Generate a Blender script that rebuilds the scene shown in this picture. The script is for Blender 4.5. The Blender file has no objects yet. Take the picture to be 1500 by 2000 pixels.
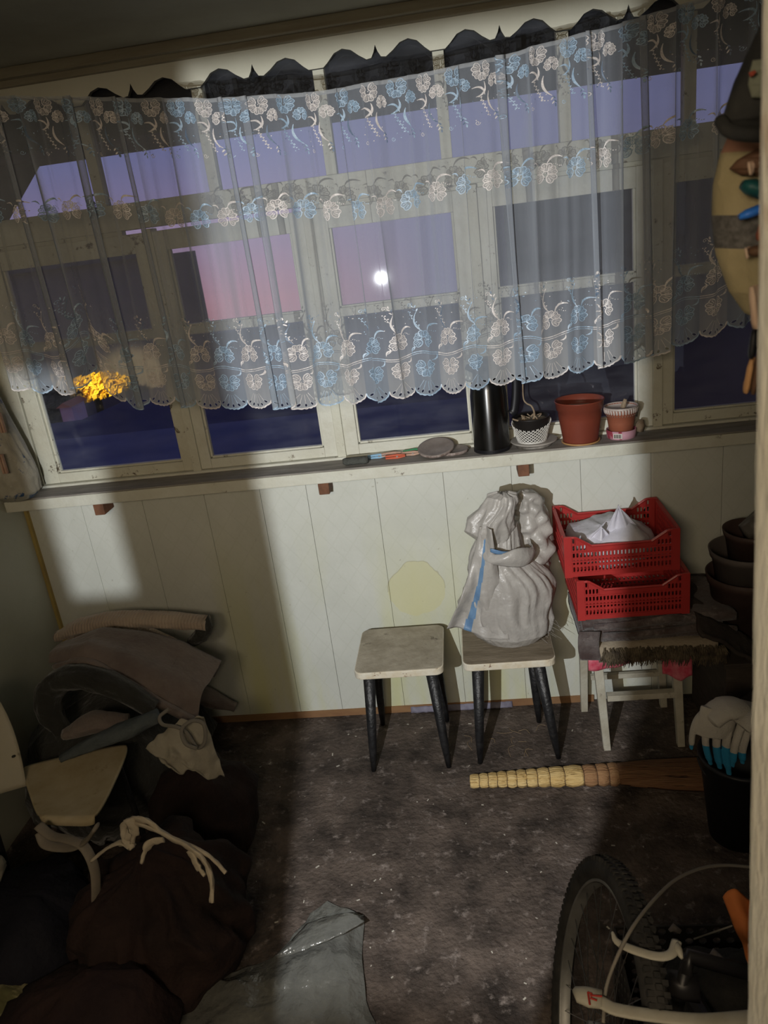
import bpy, math, random
from mathutils import Vector, Matrix, noise
PI = math.pi
S = bpy.context.scene
COL = S.collection
# ---------------------------------------------------------------- camera
cam_d = bpy.data.cameras.new('camera'); cam = bpy.data.objects.new('camera', cam_d); COL.objects.link(cam)
_y, _p, _r = math.radians(7.04), math.radians(20.06), math.radians(-7.45)
_f = Vector((-math.sin(_y)*math.cos(_p), math.cos(_y)*math.cos(_p), -math.sin(_p)))
_rt = Vector((math.cos(_y), math.sin(_y), 0)); _up = _rt.cross(_f)
_r2 = _rt*math.cos(_r) + _up*math.sin(_r); _u2 = -_rt*math.sin(_r) + _up*math.cos(_r)
M = Matrix((_r2, _u2, -_f)).transposed().to_4x4(); M.translation = Vector((0, 0, 1.9))
cam.matrix_world = M
cam_d.sensor_fit = 'HORIZONTAL'; cam_d.sensor_width = 36; cam_d.lens = 36; cam_d.clip_start = .02; cam_d.clip_end = 500
cam_d.dof.use_dof = True; cam_d.dof.focus_distance = 2.6; cam_d.dof.aperture_fstop = 11
S.camera = cam
vs = S.view_settings; vs.view_transform = 'Standard'; vs.look = 'None'; vs.gamma = 1; vs.use_curve_mapping = False
vs.exposure = 0.0
FLASH_W = 162.0; HALL_W = 24.0; SKY = 1.0
# ---------------------------------------------------------------- world: dusk sky
w = bpy.data.worlds.new('dusk_sky'); S.world = w; w.use_nodes = True
nt = w.node_tree; nt.nodes.clear()
o_ = nt.nodes.new('ShaderNodeOutputWorld'); bg = nt.nodes.new('ShaderNodeBackground')
tc = nt.nodes.new('ShaderNodeTexCoord'); sx = nt.nodes.new('ShaderNodeSeparateXYZ')
rmp = nt.nodes.new('ShaderNodeValToRGB'); mr = nt.nodes.new('ShaderNodeMapRange')
nt.links.new(tc.outputs['Generated'], sx.inputs[0]); nt.links.new(sx.outputs['Z'], mr.inputs['Value'])
mr.inputs['From Min'].default_value = -.15; mr.inputs['From Max'].default_value = .4
nt.links.new(mr.outputs[0], rmp.inputs[0])
el = rmp.color_ramp.elements
el[0].position = 0; el[0].color = (.50, .20, .23, 1); el[1].position = 1; el[1].color = (.06, .07, .22, 1)
for p_, c_ in ((.16, (.50, .24, .30, 1)), (.30, (.36, .26, .42, 1)), (.48, (.19, .20, .42, 1))):
    e = el.new(p_); e.color = c_
# pink only towards the sunset on the left: mix with lavender by compass direction
mr2 = nt.nodes.new('ShaderNodeMapRange'); nt.links.new(sx.outputs['X'], mr2.inputs['Value'])
mr2.inputs['From Min'].default_value = -.22; mr2.inputs['From Max'].default_value = -.02
mix = nt.nodes.new('ShaderNodeMixRGB'); nt.links.new(mr2.outputs[0], mix.inputs[0])
rmp2 = nt.nodes.new('ShaderNodeValToRGB'); nt.links.new(mr.outputs[0], rmp2.inputs[0])
e2 = rmp2.color_ramp.elements; e2[0].color = (.225, .20, .28, 1); e2[1].color = (.06, .07, .22, 1); e_ = e2.new(.5); e_.color = (.165, .17, .33, 1)
nt.links.new(rmp.outputs[0], mix.inputs[1]); nt.links.new(rmp2.outputs[0], mix.inputs[2])
nt.links.new(mix.outputs[0], bg.inputs[0]); bg.inputs[1].default_value = SKY
nt.links.new(bg.outputs[0], o_.inputs[0])
# ---------------------------------------------------------------- lights
LP = Vector((-.47, .2, 1.6))
ld = bpy.data.lights.new('torch_light', 'POINT'); ld.energy = FLASH_W; ld.shadow_soft_size = .0018; ld.color = (.97, 1.0, 1.02)
lo = bpy.data.objects.new('torch_light', ld); lo.location = LP; COL.objects.link(lo)
ad = bpy.data.lights.new('hall_light', 'AREA'); ad.energy = HALL_W; ad.shape = 'RECTANGLE'; ad.size = 1.0; ad.size_y = .28; ad.color = (1, .80, .56)
ao = bpy.data.objects.new('hall_light', ad); ao.location = (-.32, -.75, 2.14); ao.rotation_euler = (math.radians(62), 0, math.radians(-4)); COL.objects.link(ao)
# ---------------------------------------------------------------- helpers
W = 2.728
def sr(r, g, b):
    f = lambda c: (c/255/12.92) if c/255 <= .04045 else ((c/255+.055)/1.055)**2.4
    return (f(r), f(g), f(b), 1)
def mat(name, c1, c2=None, scale=8, rough=.7, bump=0, bs=30, spec=.3, metal=0, stretch=(1, 1, 1), c3=None, s3=3, t3=(.6, .72), detail=6, ramp=(.35, .65), trans=0, alpha=1, sheen=0, coord='Object', bdist=.01):
    m = bpy.data.materials.new(name); m.use_nodes = True; n = m.node_tree; b = n.nodes['Principled BSDF']
    b.inputs['Roughness'].default_value = rough; b.inputs['Specular IOR Level'].default_value = spec
    b.inputs['Metallic'].default_value = metal; b.inputs['Base Color'].default_value = c1
    if sheen: b.inputs['Sheen Weight'].default_value = sheen
    t = n.nodes.new('ShaderNodeTexCoord'); mp = n.nodes.new('ShaderNodeMapping'); mp.inputs['Scale'].default_value = stretch
    n.links.new(t.outputs[coord], mp.inputs[0]); last = None
    if c2:
        nz = n.nodes.new('ShaderNodeTexNoise'); nz.inputs['Scale'].default_value = scale; nz.inputs['Detail'].default_value = detail; nz.inputs['Roughness'].default_value = .65
        n.links.new(mp.outputs[0], nz.inputs[0]); r = n.nodes.new('ShaderNodeValToRGB'); r.color_ramp.elements[0].position = ramp[0]; r.color_ramp.elements[1].position = ramp[1]
        r.color_ramp.elements[0].color = c1; r.color_ramp.elements[1].color = c2
        n.links.new(nz.outputs[0], r.inputs[0]); last = r.outputs[0]
    if c3:
        nz = n.nodes.new('ShaderNodeTexNoise'); nz.inputs['Scale'].default_value = s3; nz.inputs['Detail'].default_value = 8; nz.inputs['Roughness'].default_value = .7
        n.links.new(mp.outputs[0], nz.inputs[0]); r = n.nodes.new('ShaderNodeValToRGB'); r.color_ramp.elements[0].position = t3[0]; r.color_ramp.elements[1].position = t3[1]
        n.links.new(nz.outputs[0], r.inputs[0]); mx = n.nodes.new('ShaderNodeMixRGB'); n.links.new(r.outputs[0], mx.inputs[0])
        if last: n.links.new(last, mx.inputs[1])
        else: mx.inputs[1].default_value = c1
        mx.inputs[2].default_value = c3; last = mx.outputs[0]
    if last: n.links.new(last, b.inputs['Base Color'])
    if bump:
        nz = n.nodes.new('ShaderNodeTexNoise'); nz.inputs['Scale'].default_value = bs; nz.inputs['Detail'].default_value = 5
        n.links.new(mp.outputs[0], nz.inputs[0]); bp = n.nodes.new('ShaderNodeBump'); bp.inputs['Strength'].default_value = bump; bp.inputs['Distance'].default_value = bdist
        n.links.new(nz.outputs[0], bp.inputs['Height']); n.links.new(bp.outputs[0], b.inputs['Normal'])
    if alpha < 1: b.inputs['Alpha'].default_value = alpha
    if trans: b.inputs['Transmission Weight'].default_value = trans
    return m
class MB:
    def __init__(s): s.v = []; s.f = []; s.m = []
    def face(s, idx, m=0): s.f.append(tuple(idx)); s.m.append(m)
    def add(s, vs, fs, m=0):
        k = len(s.v); s.v += [tuple(v) for v in vs]
        for f in fs: s.f.append(tuple(k+i for i in f)); s.m.append(m)
        return k
    def box(s, a, b, m=0, R=None, c=None):
        (x0, y0, z0), (x1, y1, z1) = a, b
        vs = [Vector(p) for p in ((x0,y0,z0),(x1,y0,z0),(x1,y1,z0),(x0,y1,z0),(x0,y0,z1),(x1,y0,z1),(x1,y1,z1),(x0,y1,z1))]
        if R:
            c = Vector(c) if c else Vector(((x0+x1)/2, (y0+y1)/2, (z0+z1)/2)); vs = [c + R @ (v-c) for v in vs]
        s.add(vs, [(0,3,2,1),(4,5,6,7),(0,1,5,4),(1,2,6,5),(2,3,7,6),(3,0,4,7)], m); return s
    def tube(s, pts, rad, n=12, m=0, flat=1.0, up=None, caps=True, jit=0, seed=0, midx=None):
        pts = [Vector(p) for p in pts]; N = len(pts)
        if not hasattr(rad, '__len__'): rad = [rad]*N
        ref = Vector(up) if up else Vector((0, 0, 1)); k = len(s.v); pn = None
        for i, p in enumerate(pts):
            t = (pts[min(i+1, N-1)] - pts[max(i-1, 0)]).normalized()
            if pn is None:
                a = t.cross(ref)
                if a.length < .05: a = t.cross(Vector((1, 0, .1)))
            else: a = pn - t*pn.dot(t)
            a.normalize(); pn = a.copy(); b = t.cross(a).normalized(); r = rad[i]
            ra, rb = (r if hasattr(r, '__len__') else (r, r*flat))
            for j in range(n):
                th = 2*PI*j/n; q = 1
                if jit: q = 1 + jit*noise.noise(Vector((math.cos(th)*2+seed, math.sin(th)*2+seed*1.7, i*.35)))
                s.v.append(tuple(p + a*(ra*q*math.cos(th)) + b*(rb*q*math.sin(th))))
        for i in range(N-1):
            for j in range(n):
                s.face((k+i*n+j, k+i*n+(j+1) % n, k+(i+1)*n+(j+1) % n, k+(i+1)*n+j), midx(i, j) if midx else m)
        if caps: s.face([k+j for j in range(n)][::-1], m); s.face([k+(N-1)*n+j for j in range(n)], m)
        return s
    def lathe(s, prof, c, n=40, m=0, ax=None, mi=None):
        c = Vector(c); k = len(s.v); R = ax or Matrix.Identity(3)
        for (r, z) in prof:
            for j in range(n): s.v.append(tuple(c + R @ Vector((r*math.cos(2*PI*j/n), r*math.sin(2*PI*j/n), z))))
        for i in range(len(prof)-1):
            for j in range(n): s.face((k+i*n+j, k+i*n+(j+1) % n, k+(i+1)*n+(j+1) % n, k+(i+1)*n+j), mi[i] if mi else m)
        s.face([k+j for j in range(n)][::-1], m); e = k+(len(prof)-1)*n; s.face([e+j for j in range(n)], mi[-1] if mi else m)
        return s
    def grid(s, fn, nu, nv, m=0, mf=None):
        k = len(s.v)
        for i in range(nu+1):
            for j in range(nv+1): s.v.append(tuple(fn(i/nu, j/nv)))
        for i in range(nu):
            for j in range(nv):
                a = k+i*(nv+1)+j; s.face((a, a+nv+1, a+nv+2, a+1), mf(i/nu, j/nv) if mf else m)
        return s
    def prism(s, poly, y0, y1, m=0, T=None):
        n = len(poly); T = T or (lambda x, z, y: (x, y, z)); k = len(s.v)
        s.v += [tuple(T(x, z, y0)) for x, z in poly] + [tuple(T(x, z, y1)) for x, z in poly]
        s.face([k+i for i in range(n)], m); s.face([k+n+i for i in range(n)][::-1], m)
        for i in range(n): s.face((k+i, k+n+i, k+n+(i+1) % n, k+(i+1) % n), m)
        return s
    def sweep_slab(s, path, wv, th, nw=8, m=0, wob=0, seed=0, msurf=None):
        # a thick sheet that follows path (list of points) and has width vector wv
        path = [Vector(p) for p in path]; wv = Vector(wv); N = len(path); k = len(s.v)
        for i, p in enumerate(path):
            t = (path[min(i+1, N-1)] - path[max(i-1, 0)]).normalized(); nn = wv.normalized().cross(t).normalized()
            for sd in (0, 1):
                for j in range(nw+1):
                    q = p + wv*(j/nw-.5) + nn*(th*(sd-.5))
                    if wob: q = q + nn*(wob*noise.noise(Vector((q.x*9+seed, q.y*9, q.z*9)))) + t*(wob*.8*noise.noise(Vector((q.y*14+seed, q.x*11, 3))))
                    s.v.append(tuple(q))
        st = 2*(nw+1)
        for i in range(N-1):
            for j in range(nw):
                a = k+i*st+j; b = a+nw+1
                s.face((a, a+1, a+st+1, a+st), m); s.face((b, b+st, b+st+1, b+1), m if msurf is None else msurf)
            a = k+i*st; b = a+nw+1; s.face((a, a+st, b+st, b), m); a += nw; b += nw; s.face((a, b, b+st, a+st), m)
        for i in (0, N-1):
            for j in range(nw):
                a = k+i*st+j; b = a+nw+1; s.face((a, b, b+1, a+1) if i == 0 else (a, a+1, b+1, b), m)
        return s
    def noisy(s, amp, sc, seed=0, octv=3):
        for i, v in enumerate(s.v):
            q = Vector(v)*sc + Vector((seed, seed*.7, seed*1.3)); d = noise.turbulence_vector(q, octv, False)
            s.v[i] = (v[0]+amp*d[0], v[1]+amp*d[1], v[2]+amp*d[2])
        return s
    def build(s, name, mats, parent=None, smooth=False, bevel=0, sub=0, solid=0, remesh=0, loc=None, weld=False):
        if loc: s.v = [(v[0]-loc[0], v[1]-loc[1], v[2]-loc[2]) for v in s.v]
        elif parent is not None and parent.type == 'EMPTY':
            l = wloc(parent); s.v = [(v[0]-l[0], v[1]-l[1], v[2]-l[2]) for v in s.v]
        elif parent is not None and parent.parent is not None:
            l = wloc(parent); s.v = [(v[0]-l[0], v[1]-l[1], v[2]-l[2]) for v in s.v]
        elif parent is not None:
            l = wloc(parent); s.v = [(v[0]-l[0], v[1]-l[1], v[2]-l[2]) for v in s.v]
        me = bpy.data.meshes.new(name); me.from_pydata(s.v, [], s.f)
        if not isinstance(mats, (list, tuple)): mats = [mats]
        for m_ in mats: me.materials.append(m_)
        me.polygons.foreach_set('material_index', s.m)
        if smooth: me.polygons.foreach_set('use_smooth', [True]*len(me.polygons))
        me.validate(); me.update()
        o = bpy.data.objects.new(name, me); COL.objects.link(o)
        if loc: o.location = loc
        if parent: o.parent = parent
        if remesh:
            r = o.modifiers.new('r', 'REMESH'); r.mode = 'VOXEL'; r.voxel_size = remesh; r.use_smooth_shade = True
            sm = o.modifiers.new('s', 'SMOOTH'); sm.iterations = 4
        if weld:
            import bmesh
            b_ = bmesh.new(); b_.from_mesh(me); bmesh.ops.remove_doubles(b_, verts=b_.verts, dist=1e-5); bmesh.ops.recalc_face_normals(b_, faces=b_.faces); b_.to_mesh(me); b_.free()
        if solid: sd = o.modifiers.new('t', 'SOLIDIFY'); sd.thickness = solid; sd.offset = 0
        if bevel: bv = o.modifiers.new('b', 'BEVEL'); bv.width = bevel; bv.segments = 2; bv.limit_method = 'ANGLE'
        if sub: sb = o.modifiers.new('u', 'SUBSURF'); sb.levels = sub; sb.render_levels = sub
        return o
def wloc(o):
    l = Vector((0, 0, 0))
    while o: l += o.location; o = o.parent
    return l
def tag(o, label, cat, group=None, kind=None):
    if label: o['label'] = label
    if cat: o['category'] = cat
    if group: o['group'] = group
    if kind: o['kind'] = kind
    return o
def struct(o, label=None, cat=None):
    o['kind'] = 'structure'
    if label: o['label'] = label
    if cat: o['category'] = cat
    return o
def empty(name, loc, label=None, cat=None, group=None):
    o = bpy.data.objects.new(name, None); COL.objects.link(o); o.location = loc; o.empty_display_size = .05
    return tag(o, label, cat, group)
def part(name, mb, m, p, **k): return mb.build(name, m, p, **k)
def catm(pts, n=6):
    pts = [Vector(p) for p in pts]; out = []; P_ = [pts[0]*2-pts[1]] + pts + [pts[-1]*2-pts[-2]]
    for i in range(1, len(P_)-2):
        a, b, c, d = P_[i-1:i+3]
        for k in range(n):
            t = k/n; out.append(.5*((2*b)+(c-a)*t+(2*a-5*b+4*c-d)*t*t+(3*b-a-3*c+d)*t**3))
    return out + [pts[-1]]
def lin(a, n): # resample list of tuples linearly
    out = []
    for i in range(n):
        t = i/(n-1)*(len(a)-1); k = min(int(t), len(a)-2); f = t-k; f = f*f*(3-2*f)
        out.append(tuple(a[k][j]*(1-f)+a[k+1][j]*f for j in range(len(a[0]))))
    return out
# ---------------------------------------------------------------- materials
def wall_material():
    m = mat('wall_panel', (.57, .585, .53, 1), (.62, .635, .58, 1), 5, .55, .1, 60)
    n = m.node_tree; b = n.nodes['Principled BSDF']; base = b.inputs['Base Color'].links[0].from_socket
    g = n.nodes.new('ShaderNodeNewGeometry'); sp = n.nodes.new('ShaderNodeSeparateXYZ'); n.links.new(g.outputs['Position'], sp.inputs[0])
    def M_(op, a, b_=None, c=None):
        q = n.nodes.new('ShaderNodeMath'); q.operation = op
        for i, v in enumerate((a, b_, c)):
            if v is None: continue
            if isinstance(v, (int, float)): q.inputs[i].default_value = v
            else: n.links.new(v, q.inputs[i])
        return q.outputs[0]
    def mixc(f, a, c):
        q = n.nodes.new('ShaderNodeMixRGB'); n.links.new(f, q.inputs[0]); n.links.new(a, q.inputs[1]); q.inputs[2].default_value = c; return q.outputs[0]
    hx = M_('ADD', sp.outputs['X'], sp.outputs['Y'])
    # faint embossed diagonal lattice
    d1 = M_('ABSOLUTE', M_('SUBTRACT', M_('FRACT', M_('MULTIPLY', M_('ADD', hx, M_('MULTIPLY', sp.outputs['Z'], .75)), 12)), .5))
    d2 = M_('ABSOLUTE', M_('SUBTRACT', M_('FRACT', M_('MULTIPLY', M_('SUBTRACT', hx, M_('MULTIPLY', sp.outputs['Z'], .75)), 12)), .5))
    lat = M_('MULTIPLY', M_('MAXIMUM', M_('GREATER_THAN', d1, .46), M_('GREATER_THAN', d2, .46)), .16)
    col = mixc(lat, base, (.48, .50, .42, 1))
    # yellowing low on the wall and in vertical streaks
    nz = n.nodes.new('ShaderNodeTexNoise'); nz.inputs['Scale'].default_value = 2.2; nz.inputs['Detail'].default_value = 7
    cm = n.nodes.new('ShaderNodeCombineXYZ'); n.links.new(M_('MULTIPLY', hx, 2.2), cm.inputs[0]); n.links.new(M_('MULTIPLY', sp.outputs['Z'], .35), cm.inputs[2])
    n.links.new(cm.outputs[0], nz.inputs[0])
    mrn = n.nodes.new('ShaderNodeMapRange'); n.links.new(sp.outputs['Z'], mrn.inputs[0]); mrn.inputs['From Min'].default_value = .95; mrn.inputs['From Max'].default_value = .1
    st = n.nodes.new('ShaderNodeMapRange'); n.links.new(nz.outputs[0], st.inputs[0]); st.inputs['From Min'].default_value = .46; st.inputs['From Max'].default_value = .66
    col = mixc(M_('MULTIPLY', M_('MULTIPLY', st.outputs[0], mrn.outputs[0]), .85), col, (.60, .60, .29, 1))
    # rounded yellow patch above the first stool
    nz2 = n.nodes.new('ShaderNodeTexNoise'); nz2.inputs['Scale'].default_value = 14; n.links.new(g.outputs['Position'], nz2.inputs[0])
    dx = M_('DIVIDE', M_('SUBTRACT', sp.outputs['X'], -.245), .125); dz = M_('DIVIDE', M_('SUBTRACT', sp.outputs['Z'], .565), .13)
    rr = M_('ADD', M_('SQRT', M_('ADD', M_('MULTIPLY', dx, dx), M_('MULTIPLY', dz, dz))), M_('MULTIPLY', nz2.outputs[0], .35))
    col = mixc(M_('MULTIPLY', M_('LESS_THAN', rr, 1.08), .62), col, (.60, .58, .33, 1))
    edge = M_('LESS_THAN', M_('ABSOLUTE', M_('SUBTRACT', rr, 1.08)), .018)
    col = mixc(M_('MULTIPLY', M_('MULTIPLY', edge, M_('GREATER_THAN', sp.outputs['Z'], .56)), .35), col, (.30, .27, .16, 1))
    # dirt specks and scuffs
    nz3 = n.nodes.new('ShaderNodeTexNoise'); nz3.inputs['Scale'].default_value = 45; nz3.inputs['Detail'].default_value = 3; n.links.new(g.outputs['Position'], nz3.inputs[0])
    sm = n.nodes.new('ShaderNodeMapRange'); n.links.new(nz3.outputs[0], sm.inputs[0]); sm.inputs['From Min'].default_value = .72; sm.inputs['From Max'].default_value = .78
    col = mixc(M_('MULTIPLY', sm.outputs[0], .5), col, (.3, .27, .2, 1))
    n.links.new(col, b.inputs['Base Color'])
    return m
M_wall = wall_material()
M_paint = mat('white_paint_worn', (.62, .62, .54, 1), (.55, .54, .45, 1), 9, .5, .25, 50, stretch=(1, 1, 1), c3=(.16, .13, .09, 1), s3=16, t3=(.63, .70))
M_paintd = mat('white_paint_old', (.60, .60, .50, 1), (.52, .50, .40, 1), 6, .5, .3, 40, c3=(.12, .09, .06, 1), s3=22, t3=(.60, .66))
M_sill = mat('sill_top_dusty', (.20, .185, .165, 1), (.30, .28, .25, 1), 14, .8, .3, 60, stretch=(.5, 3, 1))
M_wood = mat('brown_wood', (.12, .055, .03, 1), (.20, .09, .05, 1), 20, .7, .2, 60)
M_ceil = mat('ceiling', (.30, .28, .21, 1), (.36, .34, .26, 1), 3, .8, .1, 20)
M_floor = mat('dirty_floor', (.030, .023, .019, 1), (.128, .098, .080, 1), 6, .75, .9, 60, c3=(.27, .225, .20, 1), s3=22, t3=(.56, .72), ramp=(.36, .66), detail=12, coord='Object')
M_black = mat('black_paint_worn', (.006, .006, .007, 1), (.02, .02, .021, 1), 30, .45, .3, 80, c3=(.22, .18, .14, 1), s3=38, t3=(.68, .74), spec=.5)
M_seat = mat('dusty_seat_top', (.27, .235, .175, 1), (.42, .375, .295, 1), 9, .8, .25, 60, c3=(.10, .08, .06, 1), s3=19, t3=(.62, .74))
M_seat2 = mat('dusty_seat_top_brown', (.15, .12, .08, 1), (.26, .215, .155, 1), 8, .8, .25, 60, stretch=(.6, 2.5, 1), c3=(.55, .50, .40, 1), s3=11, t3=(.74, .76))
M_seatedge = mat('cream_paint_chipped', (.66, .62, .52, 1), (.58, .50, .36, 1), 20, .6, .2, 60, c3=(.14, .05, .025, 1), s3=30, t3=(.60, .66))
M_red = mat('red_plastic', (.42, .035, .032, 1), (.36, .03, .028, 1), 10, .4, .05, 30, spec=.4)
M_sack = mat('woven_poly_sack', (.33, .31, .285, 1), (.42, .40, .37, 1), 6, .36, .6, 22, spec=.5, bdist=.012)
M_sackblue = mat('sack_blue_stripe', (.10, .19, .33, 1), (.15, .26, .40, 1), 20, .4, .3, 40)
M_glass = bpy.data.materials.new('window_glass'); M_glass.use_nodes = True
n = M_glass.node_tree; n.nodes.clear(); oo = n.nodes.new('ShaderNodeOutputMaterial'); tr = n.nodes.new('ShaderNodeBsdfTransparent'); gl = n.nodes.new('ShaderNodeBsdfGlossy'); fr = n.nodes.new('ShaderNodeFresnel'); ms = n.nodes.new('ShaderNodeMixShader')
fr.inputs[0].default_value = 1.45; gl.inputs['Roughness'].default_value = .035; tr.inputs[0].default_value = (.93, .95, .97, 1)
n.links.new(fr.outputs[0], ms.inputs[0]); n.links.new(tr.outputs[0], ms.inputs[1]); n.links.new(gl.outputs[0], ms.inputs[2])
df = n.nodes.new('ShaderNodeBsdfDiffuse'); df.inputs[0].default_value = (.5, .52, .6, 1); m2 = n.nodes.new('ShaderNodeMixShader')
nz = n.nodes.new('ShaderNodeTexNoise'); nz.inputs['Scale'].default_value = 5; nz.inputs['Detail'].default_value = 8; rr_ = n.nodes.new('ShaderNodeMapRange'); rr_.inputs['From Min'].default_value = .4; rr_.inputs['From Max'].default_value = .75; rr_.inputs['To Min'].default_value = .012; rr_.inputs['To Max'].default_value = .05
tcc = n.nodes.new('ShaderNodeTexCoord'); mpp = n.nodes.new('ShaderNodeMapping'); mpp.inputs['Scale'].default_value = (1, 1, 4); n.links.new(tcc.outputs['Object'], mpp.inputs[0]); n.links.new(mpp.outputs[0], nz.inputs[0])
n.links.new(nz.outputs[0], rr_.inputs[0]); n.links.new(rr_.outputs[0], m2.inputs[0]); n.links.new(ms.outputs[0], m2.inputs[1]); n.links.new(df.outputs[0], m2.inputs[2]); n.links.new(m2.outputs[0], oo.inputs[0])
# ---------------------------------------------------------------- room shell
XL, XR = -1.75, 1.45; ZC = 2.52; YN = .40
b = MB(); b.box((XL-.1, -1.8, -.12), (XR+.1, W+.12, 0)); fl = struct(b.build('floor', M_floor))
b = MB(); b.box((XL-.1, -1.8, ZC), (XR+.1, W+.12, ZC+.1)); struct(b.build('ceiling', M_ceil))
# window wall below the sill: vertical plastic panels with thin seams (one wall)
b = MB(); b.box((XL-.1, W+.002, 0), (XR+.1, W+.12, 1.07))
xs = [XL, -1.52, -1.27, -1.02, -.80, -.62, -.355, -.10, .15, .40, .65, .90, 1.15, XR]
for x0, x1 in zip(xs, xs[1:]): b.box((x0+.0006, W-.006, .028), (x1-.0006, W+.002, 1.07))
b.box((XL-.1, W+.07, 2.46), (XR+.1, W+.12, ZC))
wb = struct(b.build('wall_back', M_wall, bevel=.0008))
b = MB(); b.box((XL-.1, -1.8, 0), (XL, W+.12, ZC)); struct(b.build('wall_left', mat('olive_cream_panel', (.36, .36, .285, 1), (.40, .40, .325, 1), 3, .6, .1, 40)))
b = MB(); b.box((XR, -1.8, 0), (XR+.1, W+.12, ZC)); struct(b.build('wall_right', M_wall))
b = MB(); b.box((XL-.1, -1.9, -.1), (XR+.1, -1.8, ZC+.1)); struct(b.build('wall_hall', M_wall))
# near wall with the doorway the camera looks through
b = MB(); b.box((XL, YN, 0), (-1.12, YN+.13, ZC)); b.box((.27, YN, 0), (XR, YN+.13, ZC)); b.box((-1.12, YN, 2.25), (.27, YN+.13, ZC)); struct(b.build('wall_near', M_wall))
# thin wood strip and torn underlay at the foot of the wall
b = MB(); b.box((-1.3, W-.012, 0), (.42, W-.004, .03)); bb = struct(b.build('baseboard_back', mat('bare_wood_strip', (.20, .10, .05, 1), (.30, .17, .08, 1), 12, .8, stretch=(.3, 1, 1))))
b = MB(); b.grid(lambda u, v: (-.33+.42*u, W-.014-.012*v+.003*noise.noise(Vector((u*20, v, 0))), .022*(1-v)+.004+.004*noise.noise(Vector((u*30, 3, v)))), 40, 4)
tag(b.build('underlay_scrap', mat('grey_underlay', (.14, .13, .18, 1), (.22, .21, .27, 1), 30, .6), smooth=True, solid=.002), 'torn strip of grey violet underlay along the foot of the wall behind the stools', 'underlay')
# door frame jamb at the right edge
def jamb():
    b = MB(); n_ = 70; xl = lambda z: .2096 - .029*(z-1.671)
    ring = ((0, .560), (-.0005, .553), (.012, .42), (.09, .42), (.09, .56))
    for i in range(n_+1):
        z = 2.25*i/n_; j = .0014*noise.noise(Vector((0, 0, z*22)))
        for dx, y in ring: b.v.append((xl(z)+dx+(j if dx < .02 else 0), y, z))
    for i in range(n_):
        for k in range(5): b.face((i*5+k, i*5+(k+1) % 5, i*5+5+(k+1) % 5, i*5+5+k))
    return b
M_jamb = mat('old_door_frame_paint', (.68, .68, .62, 1), (.58, .56, .48, 1), 5, .6, .35, 40, stretch=(3, 3, 1), c3=(.30, .17, .075, 1), s3=4.5, t3=(.56, .66))
dr = struct(jamb().build('trim_5', M_jamb), 'peeling cream door frame post at the right edge of the view')
b = MB(); b.box((-1.14, .42, 0), (-1.08, .56, 2.25)); b.box((-1.14, .42, 2.25), (.34, .56, 2.31)); struct(b.build('trim_6', M_jamb))
# ---------------------------------------------------------------- window wall joinery
b = MB(); b.box((XL, 2.60, 1.072), (1.40, W+.03, 1.114)); b.box((XL, 2.60, 1.1141), (1.40, W+.03, 1.1205), 1)
sill = struct(b.build('trim_1', [M_paint, M_sill], bevel=.004), 'cream painted window sill board with dusty top')
for x in (-1.405, -.535, .19):
    c = MB().box((x-.02, 2.635, 1.018), (x+.02, W-.006, 1.072)); part('sill_bracket', c, M_wood, sill, bevel=.003)
# sill back fillet
b = MB(); b.box((XL, W-.012, 1.1205), (1.40, W+.03, 1.130)); struct(b.build('trim_7', M_paint, bevel=.002))
glx = [(-1.585, -1.08), (-.97, -.53), (-.40, .02), (.15, .61), (.73, 1.17)]
sash = [(-1.645, -1.030), (-1.020, -.472), (-.458, .078), (.092, .668), (.682, 1.225)]
ZB, ZT = 1.131, 1.990
for k, ((g0, g1), (s0, s1)) in enumerate(zip(glx, sash)):
    root = empty('window_%d' % (k+1), ((s0+s1)/2, W+.03, ZB)); struct(root)
    b = MB(); y0, y1 = W+.008, W+.048
    b.box((s0, y0, ZB), (g0, y1, ZT)); b.box((g1, y0, ZB), (s1, y1, ZT))
    b.box((g0, y0+.001, ZB), (g1, y1, 1.168)); b.box((g0, y0+.001, 1.925), (g1, y1, ZT)); b.box((g0, y0+.006, 1.632), (g1, y1-.004, 1.662))
    # glazing beads
    for za, zb in ((1.168, 1.632), (1.662, 1.925)):
        b.box((g0, y0+.012, za), (g0+.008, y1-.005, zb)); b.box((g1-.008, y0+.012, za), (g1, y1-.005, zb)); b.box((g0, y0+.012, za), (g1, y1-.005, za+.007))
    part('window_frame', b, M_paint if k in (1, 2, 3) else M_paintd, root, bevel=.002)
    for za, zb in ((1.168, 1.632), (1.662, 1.925)):
        part('pane', MB().box((g0-.003, W+.031, za-.003), (g1+.003, W+.034, zb+.003)), M_glass, root)
# posts, transom rails and head lights
b = MB()
b.box((XL, W, 1.12), (-1.648, W+.07, 2.46))
for x in (-1.025, -.465, .085, .675): b.box((x-.016, W-.004, 1.125), (x+.016, W+.062, 2.0))
b.box((1.23, W, 1.12), (XR, W+.07, 2.46))
b.box((-1.648, W+.002, 2.004), (1.23, W+.062, 2.088))
b.box((-1.648, W+.052, 1.98), (1.23, W+.064, 2.004)) if False else None
b.box((-1.648, W+.03, 2.455), (1.23, W+.062, 2.50))
for x in (-1.165, -.765, -.365, .015, .395, .775, 1.17): b.box((x-.018, W+.010, 2.088), (x+.018, W+.055, 2.47))
b.box((-.465, W+.02, 1.988), (1.23, W+.06, 2.006)); b.box((-1.648, W+.02, 1.988), (-1.12, W+.06, 2.006))
struct(b.build('trim_2', M_paintd, bevel=.002))
hx = [-1.648, -1.165, -.765, -.365, .015, .395, .775, 1.17]
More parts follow.
